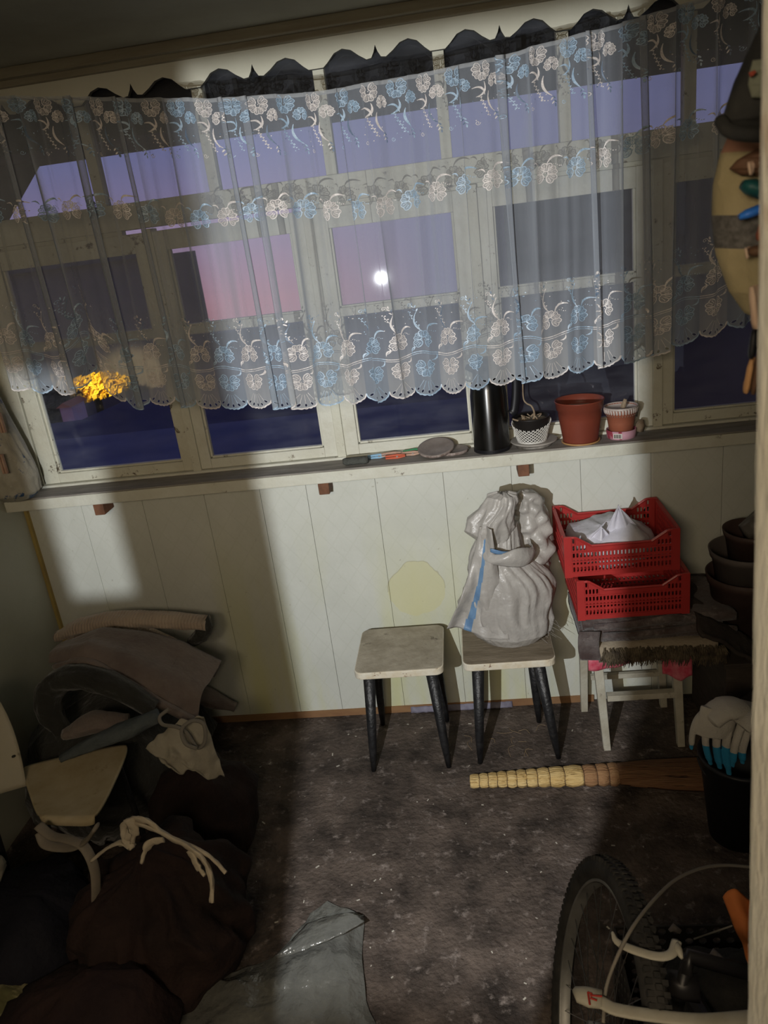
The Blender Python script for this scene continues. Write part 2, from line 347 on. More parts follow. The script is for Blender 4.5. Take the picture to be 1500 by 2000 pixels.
for i, (x0, x1) in enumerate(zip(hx, hx[1:])):
    r_ = struct(MB().box((x0+.012, W+.030, 2.085), (x1-.012, W+.033, 2.46)).build('window_%d' % (6+i), M_glass))
# scalloped valance board under the ceiling
def valance():
    b = MB(); n_ = 48; prof = [(0, 0), (.06, 0), (.10, .012), (.16, .034), (.23, .043), (.30, .036), (.36, .018), (.42, .004), (.46, .006), (.485, .022), (.5, .040)]
    prof += [(1-x, z) for x, z in prof[::-1][1:]]
    pts = []
    for x0, x1 in zip(hx, hx[1:]):
        for x, z in lin(prof, 61)[:-1]: pts.append((x0+(x1-x0)*x, 2.392+z))
    pts.append((1.17, 2.392)); pts.append((XR, 2.392)); pts.insert(0, (XL, 2.392))
    k = len(b.v); ya, yb = W-.022, W-.004; N = len(pts)
    for y in (ya, yb):
        for x, z in pts: b.v.append((x, y, z))
        for x, z in pts: b.v.append((x, y, 2.475))
    for i in range(N-1):
        b.face((i, i+1, N+i+1, N+i)); b.face((2*N+i, 3*N+i, 3*N+i+1, 2*N+i+1)); b.face((i, 2*N+i, 2*N+i+1, i+1), 1)
    return b
struct(valance().build('trim_3', [mat('valance_paint', (.66, .64, .52, 1), (.60, .58, .46, 1), 4, .6, .15, 20), mat('valance_edge_dark', (.06, .058, .05, 1), (.10, .095, .08, 1), 20, .8)]), 'cream wavy cut valance board along the top of the windows')  # lower edge faces darker grey than the cream front
b = MB(); b.box((XL, W-.045, 2.472), (XR, W, 2.492)); b.box((XL, W-.075, 2.490), (XR, W, ZC)); struct(b.build('trim_4', mat('cornice_wood', (.34, .31, .22, 1), (.26, .22, .15, 1), 8, .7, .2, 40, stretch=(.3, 3, 3)), bevel=.003))
b = MB(); b.box((XL, W-.022, 0), (XL+.012, W-.006, 1.07)); struct(b.build('trim_8', mat('yellow_corner_bead', (.42, .32, .10, 1), (.34, .25, .09, 1), 10, .6)))
# ---------------------------------------------------------------- outside
M_ext = mat('outside_wood_dark', (.018, .016, .015, 1), (.026, .023, .02, 1), 8)
b = MB(); b.box((XL-.4, W+.122, 2.302), (XR+.3, W+.52, 2.62)); e_ = tag(b.build('roof_eave', M_ext), 'dark roof eave outside above the top window panes', 'eave')
b = MB(); b.tube([(-2.35, 3.15, 1.62), (-1.60, 3.15, 2.345)], .075, 4); tag(b.build('eave_brace', M_ext), 'dark diagonal brace under the eave outside the far left pane', 'brace')
M_roofn = mat('blue_roof_sheet', (.10, .105, .145, 1), (.125, .13, .18, 1), 2, .7)
M_roofd = mat('dark_roof_sheet', (.055, .06, .10, 1), (.07, .075, .12, 1), 2, .8)
b = MB(); b.box((-9, 3.6, -.1), (.2, 8.7, 0)); tag(b.build('lower_roof', M_roofn), 'flat blue lower roof just below the windows outside', 'roof')
b = MB(); b.add([(-12, 9, -1), (6, 9, -1), (6, 13, .3), (-3.2, 13, .42), (-6.8, 13, -.62), (-12, 13, -.72), (-12, 14, -1), (6, 14, -1)], [(0,1,2,3,4,5),(1,7,2),(0,5,6),(2,7,6,5,4,3),(0,6,7,1)]); tag(b.build('shed_roof', M_roofd), 'dark navy pitched shed roof beyond the flat blue roof', 'roof')
b = MB(); b.box((-60, 8.9, -3.1), (60, 30, -3.0)); b.box((-60, 30, -3.1), (60, 33, -1.1)); struct(b.build('ground', M_roofd))
bl = empty('neighbour_house', (-7, 12, -1)); tag(bl, 'dark grey house silhouette outside behind the left panes', 'house')
bl.location = (-20, 27, -3)
def shift(mb, d): mb.v = [(v[0]+d[0], v[1]+d[1], v[2]+d[2]) for v in mb.v]; return mb
b = MB().box((-40, 24.5, -3), (-8.05, 25.3, 2.0)); part('wall', b, mat('house_render', (.10, .10, .12, 1), (.13, .12, .15, 1), 3), bl)
b = MB().prism([(-40.5, 2.0), (-8.95, 2.0), (-9.2, 2.15), (-40.5, 2.6)], 24.2, 25.5); part('roof', b, M_roofd, bl)
br = empty('neighbour_building', (5, 9, -1)); tag(br, 'dark building wall outside behind the right hand panes', 'building')
part('wall', MB().box((.27, 4.0, -1), (12, 9, 2.05)), mat('building_wall', (.040, .040, .050, 1), (.055, .055, .065, 1), 3), br)
part('roof', MB().box((.24, 3.95, 2.05), (12.2, 9.1, 2.15)), M_roofd, br)
# tree lit by a street lamp, small pink house
def tree(name, c, rx, rz, n_, m_, label, sz):
    root = empty(name, (c[0], c[1], -3)); tag(root, label, 'tree', None); rnd = random.Random(5); b = MB()
    for i in range(n_):
        th = rnd.uniform(0, 2*PI); ph = rnd.uniform(-1, 1); r = rnd.uniform(.6, 1)
        p = Vector((c[0]+rx*r*math.cos(th)*math.sqrt(1-ph*ph), c[1]+rx*.6*r*math.sin(th), c[2]+rz*r*ph)); q = Vector((rnd.gauss(0, 1), rnd.gauss(0, 1), rnd.gauss(0, 1))).normalized(); a = q.orthogonal()*sz; c2 = q.cross(a)
        b.add([p+a, p+c2*.5, p-a, p-c2*.5], [(0, 1, 2, 3)])
    part('foliage', b, m_, root); part('trunk', MB().tube([(c[0], c[1], -3), (c[0], c[1], c[2])], .12, 8), M_ext, root)
tree('autumn_tree', (-11.1, 22.5, -1.50), 1.15, .32, 2200, mat('yellow_leaves', (.75, .50, .05, 1), (.55, .33, .03, 1), 1.2), 'yellow leaved tree lit by a street lamp below the lifted curtain hem', .10)
tree('dark_tree', (-11.9, 20.5, -1.5), 1.3, .8, 2400, mat('dark_leaves', (.10, .07, .03, 1), (.05, .035, .015, 1), 2), 'dark brown tree beside the yellow tree outside the far left pane', .10)
sl = bpy.data.lights.new('street_lamp_light', 'SPOT'); sl.spot_size = .36; sl.spot_blend = .4; sl.energy = 6500; sl.color = (1, .75, .3); sl.shadow_soft_size = .2; so = bpy.data.objects.new('street_lamp_light', sl); so.location = (-10.2, 16.2, 1.4); so.rotation_euler = Vector((-.35, 6.0, -2.6)).to_track_quat('-Z', 'Y').to_euler(); COL.objects.link(so)
ho = empty('pink_house', (-10, 18.5, -3)); tag(ho, 'tiny pink and orange house seen low through the far left pane', 'house')
part('wall', MB().box((-10.02, 18.2, -2.6), (-9.70, 18.9, -1.27)), mat('pink_render', (.8, .42, .38, 1), (.75, .55, .6, 1), 2), ho)
part('roof', MB().prism([(-10.06, -1.27), (-9.66, -1.27), (-9.86, -1.15)], 18.1, 19.0), mat('orange_roof', (.6, .2, .08, 1)), ho)
# ---------------------------------------------------------------- added slotted box and stand (unseen, left of the camera) that shape the torch beam
wt = empty('added_torch_stand', (-.47, .16, 0), 'torch in an added black slotted box that shapes its beam, on a thin stand inside the doorway', 'torch')
M_beam_mask = mat('beam_mask_black', (.01, .01, .01, 1), rough=.9)
b = MB(); x0, x1, z0, z1, yb, yf = -.60, -.400, 1.44, 1.74, .10, .30; t = .003
b.box((x0, yb, z0), (x0+t, yf, z1)); b.box((x1-t, yb, z0), (x1, yf, z1)); b.box((x0, yb, z1-t), (x1, yf, z1)); b.box((x0, yb, z0), (x1, yb+t, z1)); b.box((x0, yb, z0), (x1, yf, z0+t))
L_, R_, T_ = -.4825, -.4270, 1.6336
b.box((R_, yf-t, z0), (x1, yf, z1)); b.box((x0, yf-t, T_), (x1, yf, z1)); b.box((-.5055, yf-t, z0), (L_, yf, z1))
b.box((x0, yf-t, z0), (-.517, yf, z1)); b.box((-.517, yf-t, z0), (-.5055, yf, 1.562)); b.box((-.517, yf-t, 1.600), (-.5055, yf, z1))  # front plates and extra slit placed to cut the edges of the beam
part('added_beam_mask', b, M_beam_mask, wt); part('pole', MB().tube([(-.47, .16, 0), (-.47, .16, 1.44)], .010, 12), M_beam_mask, wt); part('base', MB().lathe([(.10, 0), (.10, .012), (.02, .03)], (-.47, .16, 0), 24), M_beam_mask, wt)
part('lamp_holder', MB().lathe([(.02, 0), (.02, .02), (.006, .03)], (-.47, .2, 1.555), 16), M_beam_mask, wt)
# ---------------------------------------------------------------- lace curtain
CX0, CX1, CY = -1.50, 1.18, 2.45
def interp(tab, x):
    if x <= tab[0][0]: return tab[0][1]
    for (a, b), (c, d) in zip(tab, tab[1:]):
        if x <= c:
            t = (x-a)/(c-a); return b+(d-b)*t
    return tab[-1][1]
def smooth_tab(tab, x): return sum(interp(tab, x+k*.05) for k in (-2, -1, 0, 1, 2))/5
ZTOP = [(-1.5, 2.43), (-1.27, 2.40), (-.68, 2.312), (-.34, 2.283), (.1, 2.296), (.63, 2.35), (.9, 2.40), (1.2, 2.46)]
ZBOT = [(-1.5, 1.585), (-1.3, 1.545), (-1.05, 1.485), (-.86, 1.452), (-.64, 1.425), (-.42, 1.412), (0, 1.415), (.3, 1.43), (.54, 1.452), (.7, 1.485), (.85, 1.53), (1.0, 1.575), (1.2, 1.62)]
def zt(x): return smooth_tab(ZTOP, x)
def zb(x): return smooth_tab(ZBOT, x) + .085*math.exp(-((x+1.19)/.050)**2) - .02*math.exp(-((x+1.08)/.05)**2)
PER = .0795
rnd = random.Random(11)
FOLDS = []
x = CX0
while x < CX1:
    FOLDS.append((x, rnd.uniform(.012, .03), rnd.uniform(.35, 1.0), rnd.uniform(-.02, .02))); x += rnd.uniform(.05, .15)
for xx in (-.62, -.55, .42, -1.06, -.93, -1.28, .185, .56): FOLDS.append((xx, .011, 1.5, .01))
def fold(x, v):
    d = 0
    for fx, fw, fa, fs in FOLDS:
        q = (x - fx - fs*v)/fw
        if abs(q) < 4: d += fa*math.exp(-q*q)
    return d
def surf(x, v, off=0):
    # x along the rail, v 0 top .. 1 bottom hem; off lifts towards the room
    f = fold(x, v); g = .012*math.sin(x*23+1.3*v)+.006*math.sin(x*51+2*v+math.sin(x*9))+.0028*math.sin(x*131+3*v+2*math.sin(x*17))+.0022*max(0,1-v*5)*math.sin(x*300)
    k = .55+.45*min(1, v*3)
    z = zt(x)+(zb(x)-zt(x))*v
    X = x + .010*(fold(x+.004, v)-fold(x-.004, v))*2.0 + .004*math.sin(x*61)
    n_ = Vector((0, 0, 0))
    Y = CY - k*(.017*f + g) - off - .010*v
    return Vector((X, Y, z))
def v_of(x, dz):  # v for a height dz above the hem
    H = zt(x)-zb(x); return 1-dz/H
def hem(x):   # scalloped lower edge: extra drop below the base line
    s = ((x-CX0)/PER) % 1; c = math.sqrt(max(0, 1-(2*s-1)**2)); lobe = .003*abs(math.sin(s*PI*7))
    return .028*c + lobe*(.3+.7*c)
def veil(name, base, trn, blue):
    m = bpy.data.materials.new(name); m.use_nodes = True; n = m.node_tree; n.nodes.clear()
    o = n.nodes.new('ShaderNodeOutputMaterial'); tp = n.nodes.new('ShaderNodeBsdfTransparent'); d = n.nodes.new('ShaderNodeBsdfDiffuse'); tl = n.nodes.new('ShaderNodeBsdfTranslucent'); a = n.nodes.new('ShaderNodeMixShader'); c = n.nodes.new('ShaderNodeMixShader')
    uv = n.nodes.new('ShaderNodeUVMap'); sp = n.nodes.new('ShaderNodeSeparateXYZ'); n.links.new(uv.outputs[0], sp.inputs[0])
    def M_(op, p, q=None):
        k = n.nodes.new('ShaderNodeMath'); k.operation = op
        for i, v in enumerate((p, q)):
            if v is None: continue
            if isinstance(v, (int, float)): k.inputs[i].default_value = v
            else: n.links.new(v, k.inputs[i])
        return k.outputs[0]
    U, V = sp.outputs['X'], sp.outputs['Y']   # U in periods, V metres above the hem base line (negative in the lobes)
    # eyelets: seven drop holes on an arc in each scallop
    s = M_('SUBTRACT', M_('FRACT', U), .5); px = M_('MULTIPLY', s, PER); py = M_('SUBTRACT', V, .020)
    r = M_('SQRT', M_('ADD', M_('MULTIPLY', px, px), M_('MULTIPLY', py, py))); th = M_('ARCTAN2', px, M_('MULTIPLY', py, -1))
    fr_ = M_('SUBTRACT', M_('FRACT', M_('ADD', M_('DIVIDE', th, .42), .5)), .5)
    e1 = M_('DIVIDE', M_('MULTIPLY', fr_, .42*.037), .0026); e2 = M_('DIVIDE', M_('SUBTRACT', r, .037), .0048)
    ell = M_('ADD', M_('MULTIPLY', e1, e1), M_('MULTIPLY', e2, e2)); inr = M_('LESS_THAN', M_('ABSOLUTE', th), 1.1)
    hole = M_('MULTIPLY', M_('LESS_THAN', ell, 1), inr); rim = M_('MULTIPLY', M_('MULTIPLY', M_('LESS_THAN', ell, 2.3), inr), M_('GREATER_THAN', ell, 1))
    at = n.nodes.new('ShaderNodeAttribute'); at.attribute_name = 'gather'
    mr = n.nodes.new('ShaderNodeMapRange'); n.links.new(V, mr.inputs[0]); mr.inputs['From Min'].default_value = .32; mr.inputs['From Max'].default_value = .05; mr.inputs['To Min'].default_value = 0; mr.inputs['To Max'].default_value = .20
    wv = n.nodes.new('ShaderNodeTexNoise'); wv.inputs['Scale'].default_value = 1; wv.inputs['Detail'].default_value = 2; cm = n.nodes.new('ShaderNodeCombineXYZ'); n.links.new(M_('MULTIPLY', U, 9), cm.inputs[0]); n.links.new(M_('MULTIPLY', V, 6), cm.inputs[1]); n.links.new(cm.outputs[0], wv.inputs[0])
    op = M_('ADD', M_('ADD', M_('MULTIPLY', at.outputs['Fac'], .70), .32), M_('ADD', mr.outputs[0], M_('MULTIPLY', wv.outputs[0], .10)))
    op = M_('MAXIMUM', op, M_('MULTIPLY', rim, .8)); op = M_('MINIMUM', M_('MULTIPLY', op, M_('SUBTRACT', 1, hole)), .97)
    # colour alternates blue / ecru with each scallop, strongest near the hem
    al = M_('GREATER_THAN', M_('FRACT', M_('MULTIPLY', U, .5)), .5)
    cb = n.nodes.new('ShaderNodeMixRGB'); n.links.new(al, cb.inputs[0]); cb.inputs[1].default_value = (.50, .52, .54, 1); cb.inputs[2].default_value = (.38, .43, .49, 1)
    lo_ = n.nodes.new('ShaderNodeMapRange'); n.links.new(V, lo_.inputs[0]); lo_.inputs['From Min'].default_value = .16; lo_.inputs['From Max'].default_value = .02
    cc = n.nodes.new('ShaderNodeMixRGB'); n.links.new(lo_.outputs[0], cc.inputs[0]); cc.inputs[1].default_value = (.40, .435, .49, 1); n.links.new(cb.outputs[0], cc.inputs[2])
    for q in (d, tl): n.links.new(cc.outputs[0], q.inputs[0])
    a.inputs[0].default_value = .18; n.links.new(d.outputs[0], a.inputs[1]); n.links.new(tl.outputs[0], a.inputs[2])
    n.links.new(op, c.inputs[0]); n.links.new(tp.outputs[0], c.inputs[1]); n.links.new(a.outputs[0], c.inputs[2]); n.links.new(c.outputs[0], o.inputs[0])
    return m
M_veil = veil('organza_veil', None, None, None)
NU, NV = 1250, 44
cb = MB(); uvs = []; gat = []
for i in range(NU+1):
    x = CX0+(CX1-CX0)*i/NU; hd = hem(x); H = zt(x)-zb(x)
    for j in range(NV+1):
        v = j/NV; vv = v + (hd/H)*max(0, (v-.9)/.1)
        p = surf(x, vv); cb.v.append(tuple(p)); uvs.append(((x-CX0)/PER, (1-vv)*H))
        dY = abs(surf(x+.003, v).y-surf(x-.003, v).y)/.006; dX = max(.12, abs(surf(x+.003, v).x-surf(x-.003, v).x)/.006)
        gat.append(min(1, max(0, (math.sqrt(dX*dX+dY*dY)/dX-1.02)*.62)))
for i in range(NU):
    for j in range(NV):
        a = i*(NV+1)+j; cb.face((a, a+1, a+NV+2, a+NV+1))
curtain = cb.build('lace_curtain', M_veil, smooth=True)
tag(curtain, 'sheer grey organza curtain embroidered with blue and ecru flowers, scalloped eyelet hem', 'curtain')
me = curtain.data; ul = me.uv_layers.new(name='UVMap')
for lp in me.loops: ul.data[lp.index].uv = uvs[lp.vertex_index]
ga = me.attributes.new('gather', 'FLOAT', 'POINT'); ga.data.foreach_set('value', gat)
M_ecru = mat('ecru_thread', (.50, .46, .44, 1), (.72, .68, .66, 1), 200, .4, spec=.5)
M_blue = mat('blue_thread', (.22, .33, .45, 1), (.40, .52, .64, 1), 200, .4, spec=.5)
M_slate = mat('slate_thread', (.10, .15, .22, 1), (.17, .22, .30, 1), 200, .5, spec=.4)
def tint(name, c, op):
    m = bpy.data.materials.new(name); m.use_nodes = True; n = m.node_tree; b = n.nodes['Principled BSDF']; b.inputs['Base Color'].default_value = c; b.inputs['Roughness'].default_value = .6
    nz = n.nodes.new('ShaderNodeTexNoise'); nz.inputs['Scale'].default_value = 260; tcd = n.nodes.new('ShaderNodeTexCoord'); n.links.new(tcd.outputs['Object'], nz.inputs[0]); mr = n.nodes.new('ShaderNodeMapRange'); n.links.new(nz.outputs[0], mr.inputs[0]); mr.inputs['From Min'].default_value = .35; mr.inputs['From Max'].default_value = .65; mr.inputs['To Min'].default_value = op-.2; mr.inputs['To Max'].default_value = op+.25; n.links.new(mr.outputs[0], b.inputs['Alpha']); return m
M_ecruf = tint('ecru_petal', (.55, .52, .51, 1), .38); M_bluef = tint('blue_petal', (.25, .35, .46, 1), .42)
EB = MB()
def put(pts2, fx, base, k):  # map motif points (metres: dx from fx, height above hem base or below the top)
    out = []
    for (dx, h) in pts2:
        x = fx+dx
        v = (h/(zt(x)-zb(x))) if base == 'top' else (1-h/(zt(x)-zb(x)))
        out.append(surf(x, v, k))
    return out
def ribbon(pts, wd, fx, base, m, off=.0016):
    N = len(pts); L, R = [], []
    for i, (x, y) in enumerate(pts):
        a, c = pts[max(0, i-1)], pts[min(N-1, i+1)]; tx, ty = c[0]-a[0], c[1]-a[1]; l = math.hypot(tx, ty) or 1
        ww = (wd(i/(N-1)) if callable(wd) else wd)/2; L.append((x-ty/l*ww, y+tx/l*ww)); R.append((x+ty/l*ww, y-tx/l*ww))
    k = len(EB.v); EB.v += [tuple(p) for p in put(L, fx, base, off)]+[tuple(p) for p in put(R, fx, base, off)]
    for i in range(N-1): EB.face((k+i, k+i+1, k+N+i+1, k+N+i), m)
def blob2(cx, cy, rx, ry, ang, fx, base, m, n=7, off=.0017):
    c, s = math.cos(ang), math.sin(ang)
    pts = [(cx+rx*math.cos(t)*c-ry*math.sin(t)*s, cy+rx*math.cos(t)*s+ry*math.sin(t)*c) for t in [2*PI*i/n for i in range(n)]]
    k = len(EB.v); EB.v += [tuple(p) for p in put(pts, fx, base, off)]; EB.face(range(k, k+n), m)
def arc(p0, p1, bul, n=10):
    (x0, y0), (x1, y1) = p0, p1; nx, ny = -(y1-y0), x1-x0
    return [(x0+(x1-x0)*t+nx*bul*4*t*(1-t), y0+(y1-y0)*t+ny*bul*4*t*(1-t)) for t in [i/n for i in range(n+1)]]
def petal(cx, cy, ang, r, wd, fx, base, m, mf):
    # heart shaped petal pointing along ang
    out = []
    for i in range(17):
        t = -PI+2*PI*i/16; rr = r*(.5+.5*math.cos(t*.5)**.6) if False else 1
        hx_ = r*(.60+.40*math.cos(t)) - r*.17*math.exp(-(t/.42)**2); hy = r*.37*math.sin(t)*(1+.16*math.cos(t))
        out.append((hx_, hy*wd))
    c, s = math.cos(ang), math.sin(ang)
    w_ = [(cx+a*c-b_*s, cy+a*s+b_*c) for a, b_ in out]
    k = len(EB.v); EB.v += [tuple(p) for p in put(w_+[(cx+.5*r*c, cy+.5*r*s)], fx, base, .0012)]
    for i in range(16): EB.face((k+i, k+i+1, k+17), mf)
    ribbon(w_, .0021, fx, base, m)
    for q in (-.28, 0, .28): ribbon([(cx+a*math.cos(ang+q), cy+a*math.sin(ang+q)) for a in (r*.42, r*.78)], .0014, fx, base, m)
def flower(cx, cy, r, rot, fx, base, m, mf):
    for a, l in ((90, 1.0), (28, .95), (152, .95), (-38, 1.05), (-142, 1.05), (-90, .7)):
        if a == -90: continue
        petal(cx, cy, math.radians(a)+rot, r*l, 1.05, fx, base, m, mf)
    for i in range(5): blob2(cx+.005*math.cos(i*1.26+rot), cy+.003+.005*math.sin(i*1.26+rot), .0012, .0018, 0, fx, base, m, 5, .002)
def leaf(p, ang, l, fx, base, m): blob2(p[0]+l/2*math.cos(ang), p[1]+l/2*math.sin(ang), l/2, l*.2, ang, fx, base, m)
def spiral(cx, cy, r, fx, base, m):
    ribbon([(cx+r*(1-i/16)*math.cos(i*.6), cy+r*(1-i/16)*math.sin(i*.6)) for i in range(14)], .0013, fx, base, m)
taper = lambda wd: (lambda t: wd*(.25+1.5*math.sin(PI*min(1, t*.9+.05))**1.2))
NP = int((CX1-CX0)/PER)
rn = random.Random(4)
for k in range(NP):
    fx = CX0+(k+.5)*PER; bl_ = (k % 2 == 1); m, mf = (1, 4) if bl_ else (0, 3); od = 2
    base = 'hem'; tw = rn.uniform(-.12, .12)
    # hem border and fan lines to the eyelets
    N_ = 30; eb = []
    for i in range(N_+1):
        dx = (i/N_-.5)*PER*.999; eb.append((dx, -hem(fx+dx)+.0022))
    ribbon(eb, .0035, fx, base, m)
    for q in (-.84, -.42, 0, .42, .84): ribbon([(.012*math.sin(q), .030-.012*math.cos(q)), (.031*math.sin(q), .020-.031*math.cos(q))], .0010, fx, base, m)
    ribbon([(.0475*math.sin(q), .020-.0455*math.cos(q)) for q in [-.95+1.9*i/12 for i in range(13)]], .0012, fx, base, m)
    # lower flower, vine, upper flower
    flower(0, .060, .0300, PI+tw, fx, base, m, mf)
    flower(0, .150, .0290, tw, fx, base, m, mf)
    vine = [(dx, .106+.0075*math.sin(2*PI*(dx+fx)/(PER*2))) for dx in [(-.5+i/12)*PER for i in range(13)]]
    ribbon(vine, .0022, fx, base, m); ribbon([(a, b_-.006) for a, b_ in vine], .0016, fx, base, m)
    ribbon(arc((-.036, .112), (-.020, .128), .3), taper(.0026), fx, base, m); ribbon(arc((.036, .098), (.022, .083), .3), taper(.0026), fx, base, m)
    ribbon(arc((-.034, .118), (-.030, .138), -.35), taper(.002), fx, base, m)
    # arch beside the upper flower, stem with leaves, bead sprig, curl, dots
    ribbon(arc((.012, .170), (.046, .190), .32), taper(.0032), fx, base, m)
    st_ = arc((0, .174), (-.010, .236), .22); ribbon(st_, taper(.0026), fx, base, m if k % 3 else od)
    for i, (a, h) in enumerate(((.9, .236), (2.2, .238), (.8, .247), (2.1, .249), (1.5, .256))):
        leaf((-.011-.0022*i, h), a+.25, .0095, fx, base, m if (i+k) % 3 else od)
    bs_ = [(-.006-.0052*i, .182+.0105*i) for i in range(6)]; ribbon(bs_, .0011, fx, base, m)
    for i, (a, h) in enumerate(bs_[1:]): blob2(a+.0035, h+.001, .0024, .0018, .6, fx, base, m, 6); blob2(a-.003, h+.003, .002, .0016, 0, fx, base, m, 6)
    spiral(-.030, .257, .0062, fx, base, m)
    for i in range(11): blob2(rn.uniform(-.036, .036), rn.uniform(.172, .262), .0013, .0017, rn.uniform(0, 3), fx, base, m if i % 3 else od, 5)
    for i in range(5): blob2(.018+.005*i, .172+.003*math.sin(i*1.3), .0012, .0015, 0, fx, base, m, 5)
    # middle row
    mb_ = 'top'; mid = .315+.012*math.sin(k*.9)
    flower(.006, mid, .0300, PI+tw*1.6, fx, mb_, m, mf)
    ribbon(arc((.010, mid-.026), (.047, mid-.036), -.30), taper(.0032), fx, mb_, m)
    for i in range(6): blob2(.020+.0045*i, mid-.018-.004*math.sin(i), .0013, .0016, 0, fx, mb_, m, 5)
    ribbon(arc((-.014, mid-.024), (-.03, mid-.032), .3), taper(.0022), fx, mb_, m)
    # top row: gathered flowers with sprays hanging below
    flower(-.004, .022, .026, tw, fx, mb_, m, mf); flower(.03, .050, .018, PI+tw, fx, mb_, m, mf)
    ribbon(arc((0, .050), (-.022, .085), -.3), taper(.0032), fx, mb_, m); ribbon(arc((.012, .075), (.028, .128), .18), taper(.0032), fx, mb_, m if k % 3 else od)
    ribbon(arc((-.03, .062), (.0, .083), -.3), taper(.003), fx, mb_, m)
    sp_ = [(-.012+.0042*i, .085+.010*i) for i in range(6)]; ribbon(sp_, .0011, fx, mb_, m)
    for a, h in sp_: blob2(a-.003, h, .0024, .0018, .5, fx, mb_, m, 6); blob2(a+.003, h+.002, .0022, .0016, 0, fx, mb_, m, 6)
    for i, (a, h) in enumerate(((-.8, .130), (-2.2, .132), (-.8, .140), (-2.3, .142), (-1.5, .148))): leaf((.029+.0015*i, h), -a, .0095, fx, mb_, m if (i+k) % 2 else od)
    spiral(-.022, .150, .0065, fx, mb_, m)
    for i in range(8): blob2(rn.uniform(-.036, .036), rn.uniform(.085, .150), .0013, .0017, rn.uniform(0, 3), fx, mb_, m if i % 3 else od, 5)
EB.v = [v for v in EB.v]
part('embroidery', EB, [M_ecru, M_blue, M_slate, M_ecruf, M_bluef], curtain)
b = MB(); b.grid(lambda u, v: surf(CX0+(CX1-CX0)*u, -.004+.012*v, .0015), 500, 2); part('heading_band', b, M_veil, curtain, smooth=True)
wr = MB().tube([surf(CX0-.02+(CX1+.04-CX0)*i/60, .004) + Vector((0, .012, 0)) for i in range(61)], .0018, 6)
wr.v = wr.v; cw = wr.build('curtain_wire', mat('wire', (.2, .2, .2, 1), metal=1, rough=.4)); tag(cw, 'thin sagging wire carrying the lace curtain', 'wire')
for e_ in (CX0-.02, CX1+.02):
    p = surf(e_, .004); q = MB().tube([(p.x, p.y+.012, p.z), (XL if e_ < 0 else XR, p.y+.06, p.z+.05)], .0018, 6); part('wire_end', q, mat('wire_end', (.2, .2, .2, 1), metal=1, rough=.4), cw)
# ---------------------------------------------------------------- stools
def stool(name, x0, x1, y0, y1, legs, top_m, label, yaw=0):
    cx, cy = (x0+x1)/2, (y0+y1)/2
    r = empty(name, (cx, cy, 0), label, 'stool', 'wooden stools by the wall')
    poly = []; rr = .030
    for (px, py, a0) in ((x1-rr, y1-rr, 0), (x0+rr, y1-rr, 90), (x0+rr, y0+rr, 180), (x1-rr, y0+rr, 270)):
        for k in range(7): a = math.radians(a0+k*15); poly.append((px+rr*math.cos(a), py+rr*math.sin(a)))
    T = lambda x, y, z: (x, y, z)
    part('seat', MB().prism(poly, .412, .4385, 0, T), M_seatedge, r, bevel=.003)
    pin = [(cx+(x-cx)*.978, cy+(y-cy)*.978) for x, y in poly]
    part('seat_top', MB().prism(pin, .4386, .4402, 0, T), top_m, r)
    for (tx, ty, bx, by) in legs:
        b = MB().tube([(bx, by, 0), (bx+(tx-bx)*.25, by+(ty-by)*.25, .10), (tx, ty, .412)], [.009, .0155, .0225], 14)
        l = part('leg', b, M_black, r, smooth=True)
        part('leg_collar', MB().tube([(tx, ty, .404), (tx, ty, .412)], [.024, .03], 14), M_seatedge, l)
    return r
stool('stool', -.473, -.152, 2.335, 2.652, [(-.425, 2.385, -.457, 2.356), (-.200, 2.385, -.173, 2.356), (-.425, 2.60, -.445, 2.64), (-.200, 2.60, -.180, 2.64)], M_seat, 'empty wooden stool with dusty grey top and splayed black legs')
stool('stool', -.085, .240, 2.345, 2.65, [(-.032, 2.39, -.056, 2.37), (.180, 2.39, .233, 2.377), (-.03, 2.60, -.045, 2.62), (.170, 2.60, .186, 2.600)], M_seat2, 'wooden stool with brown dusty top carrying the tied white sack')
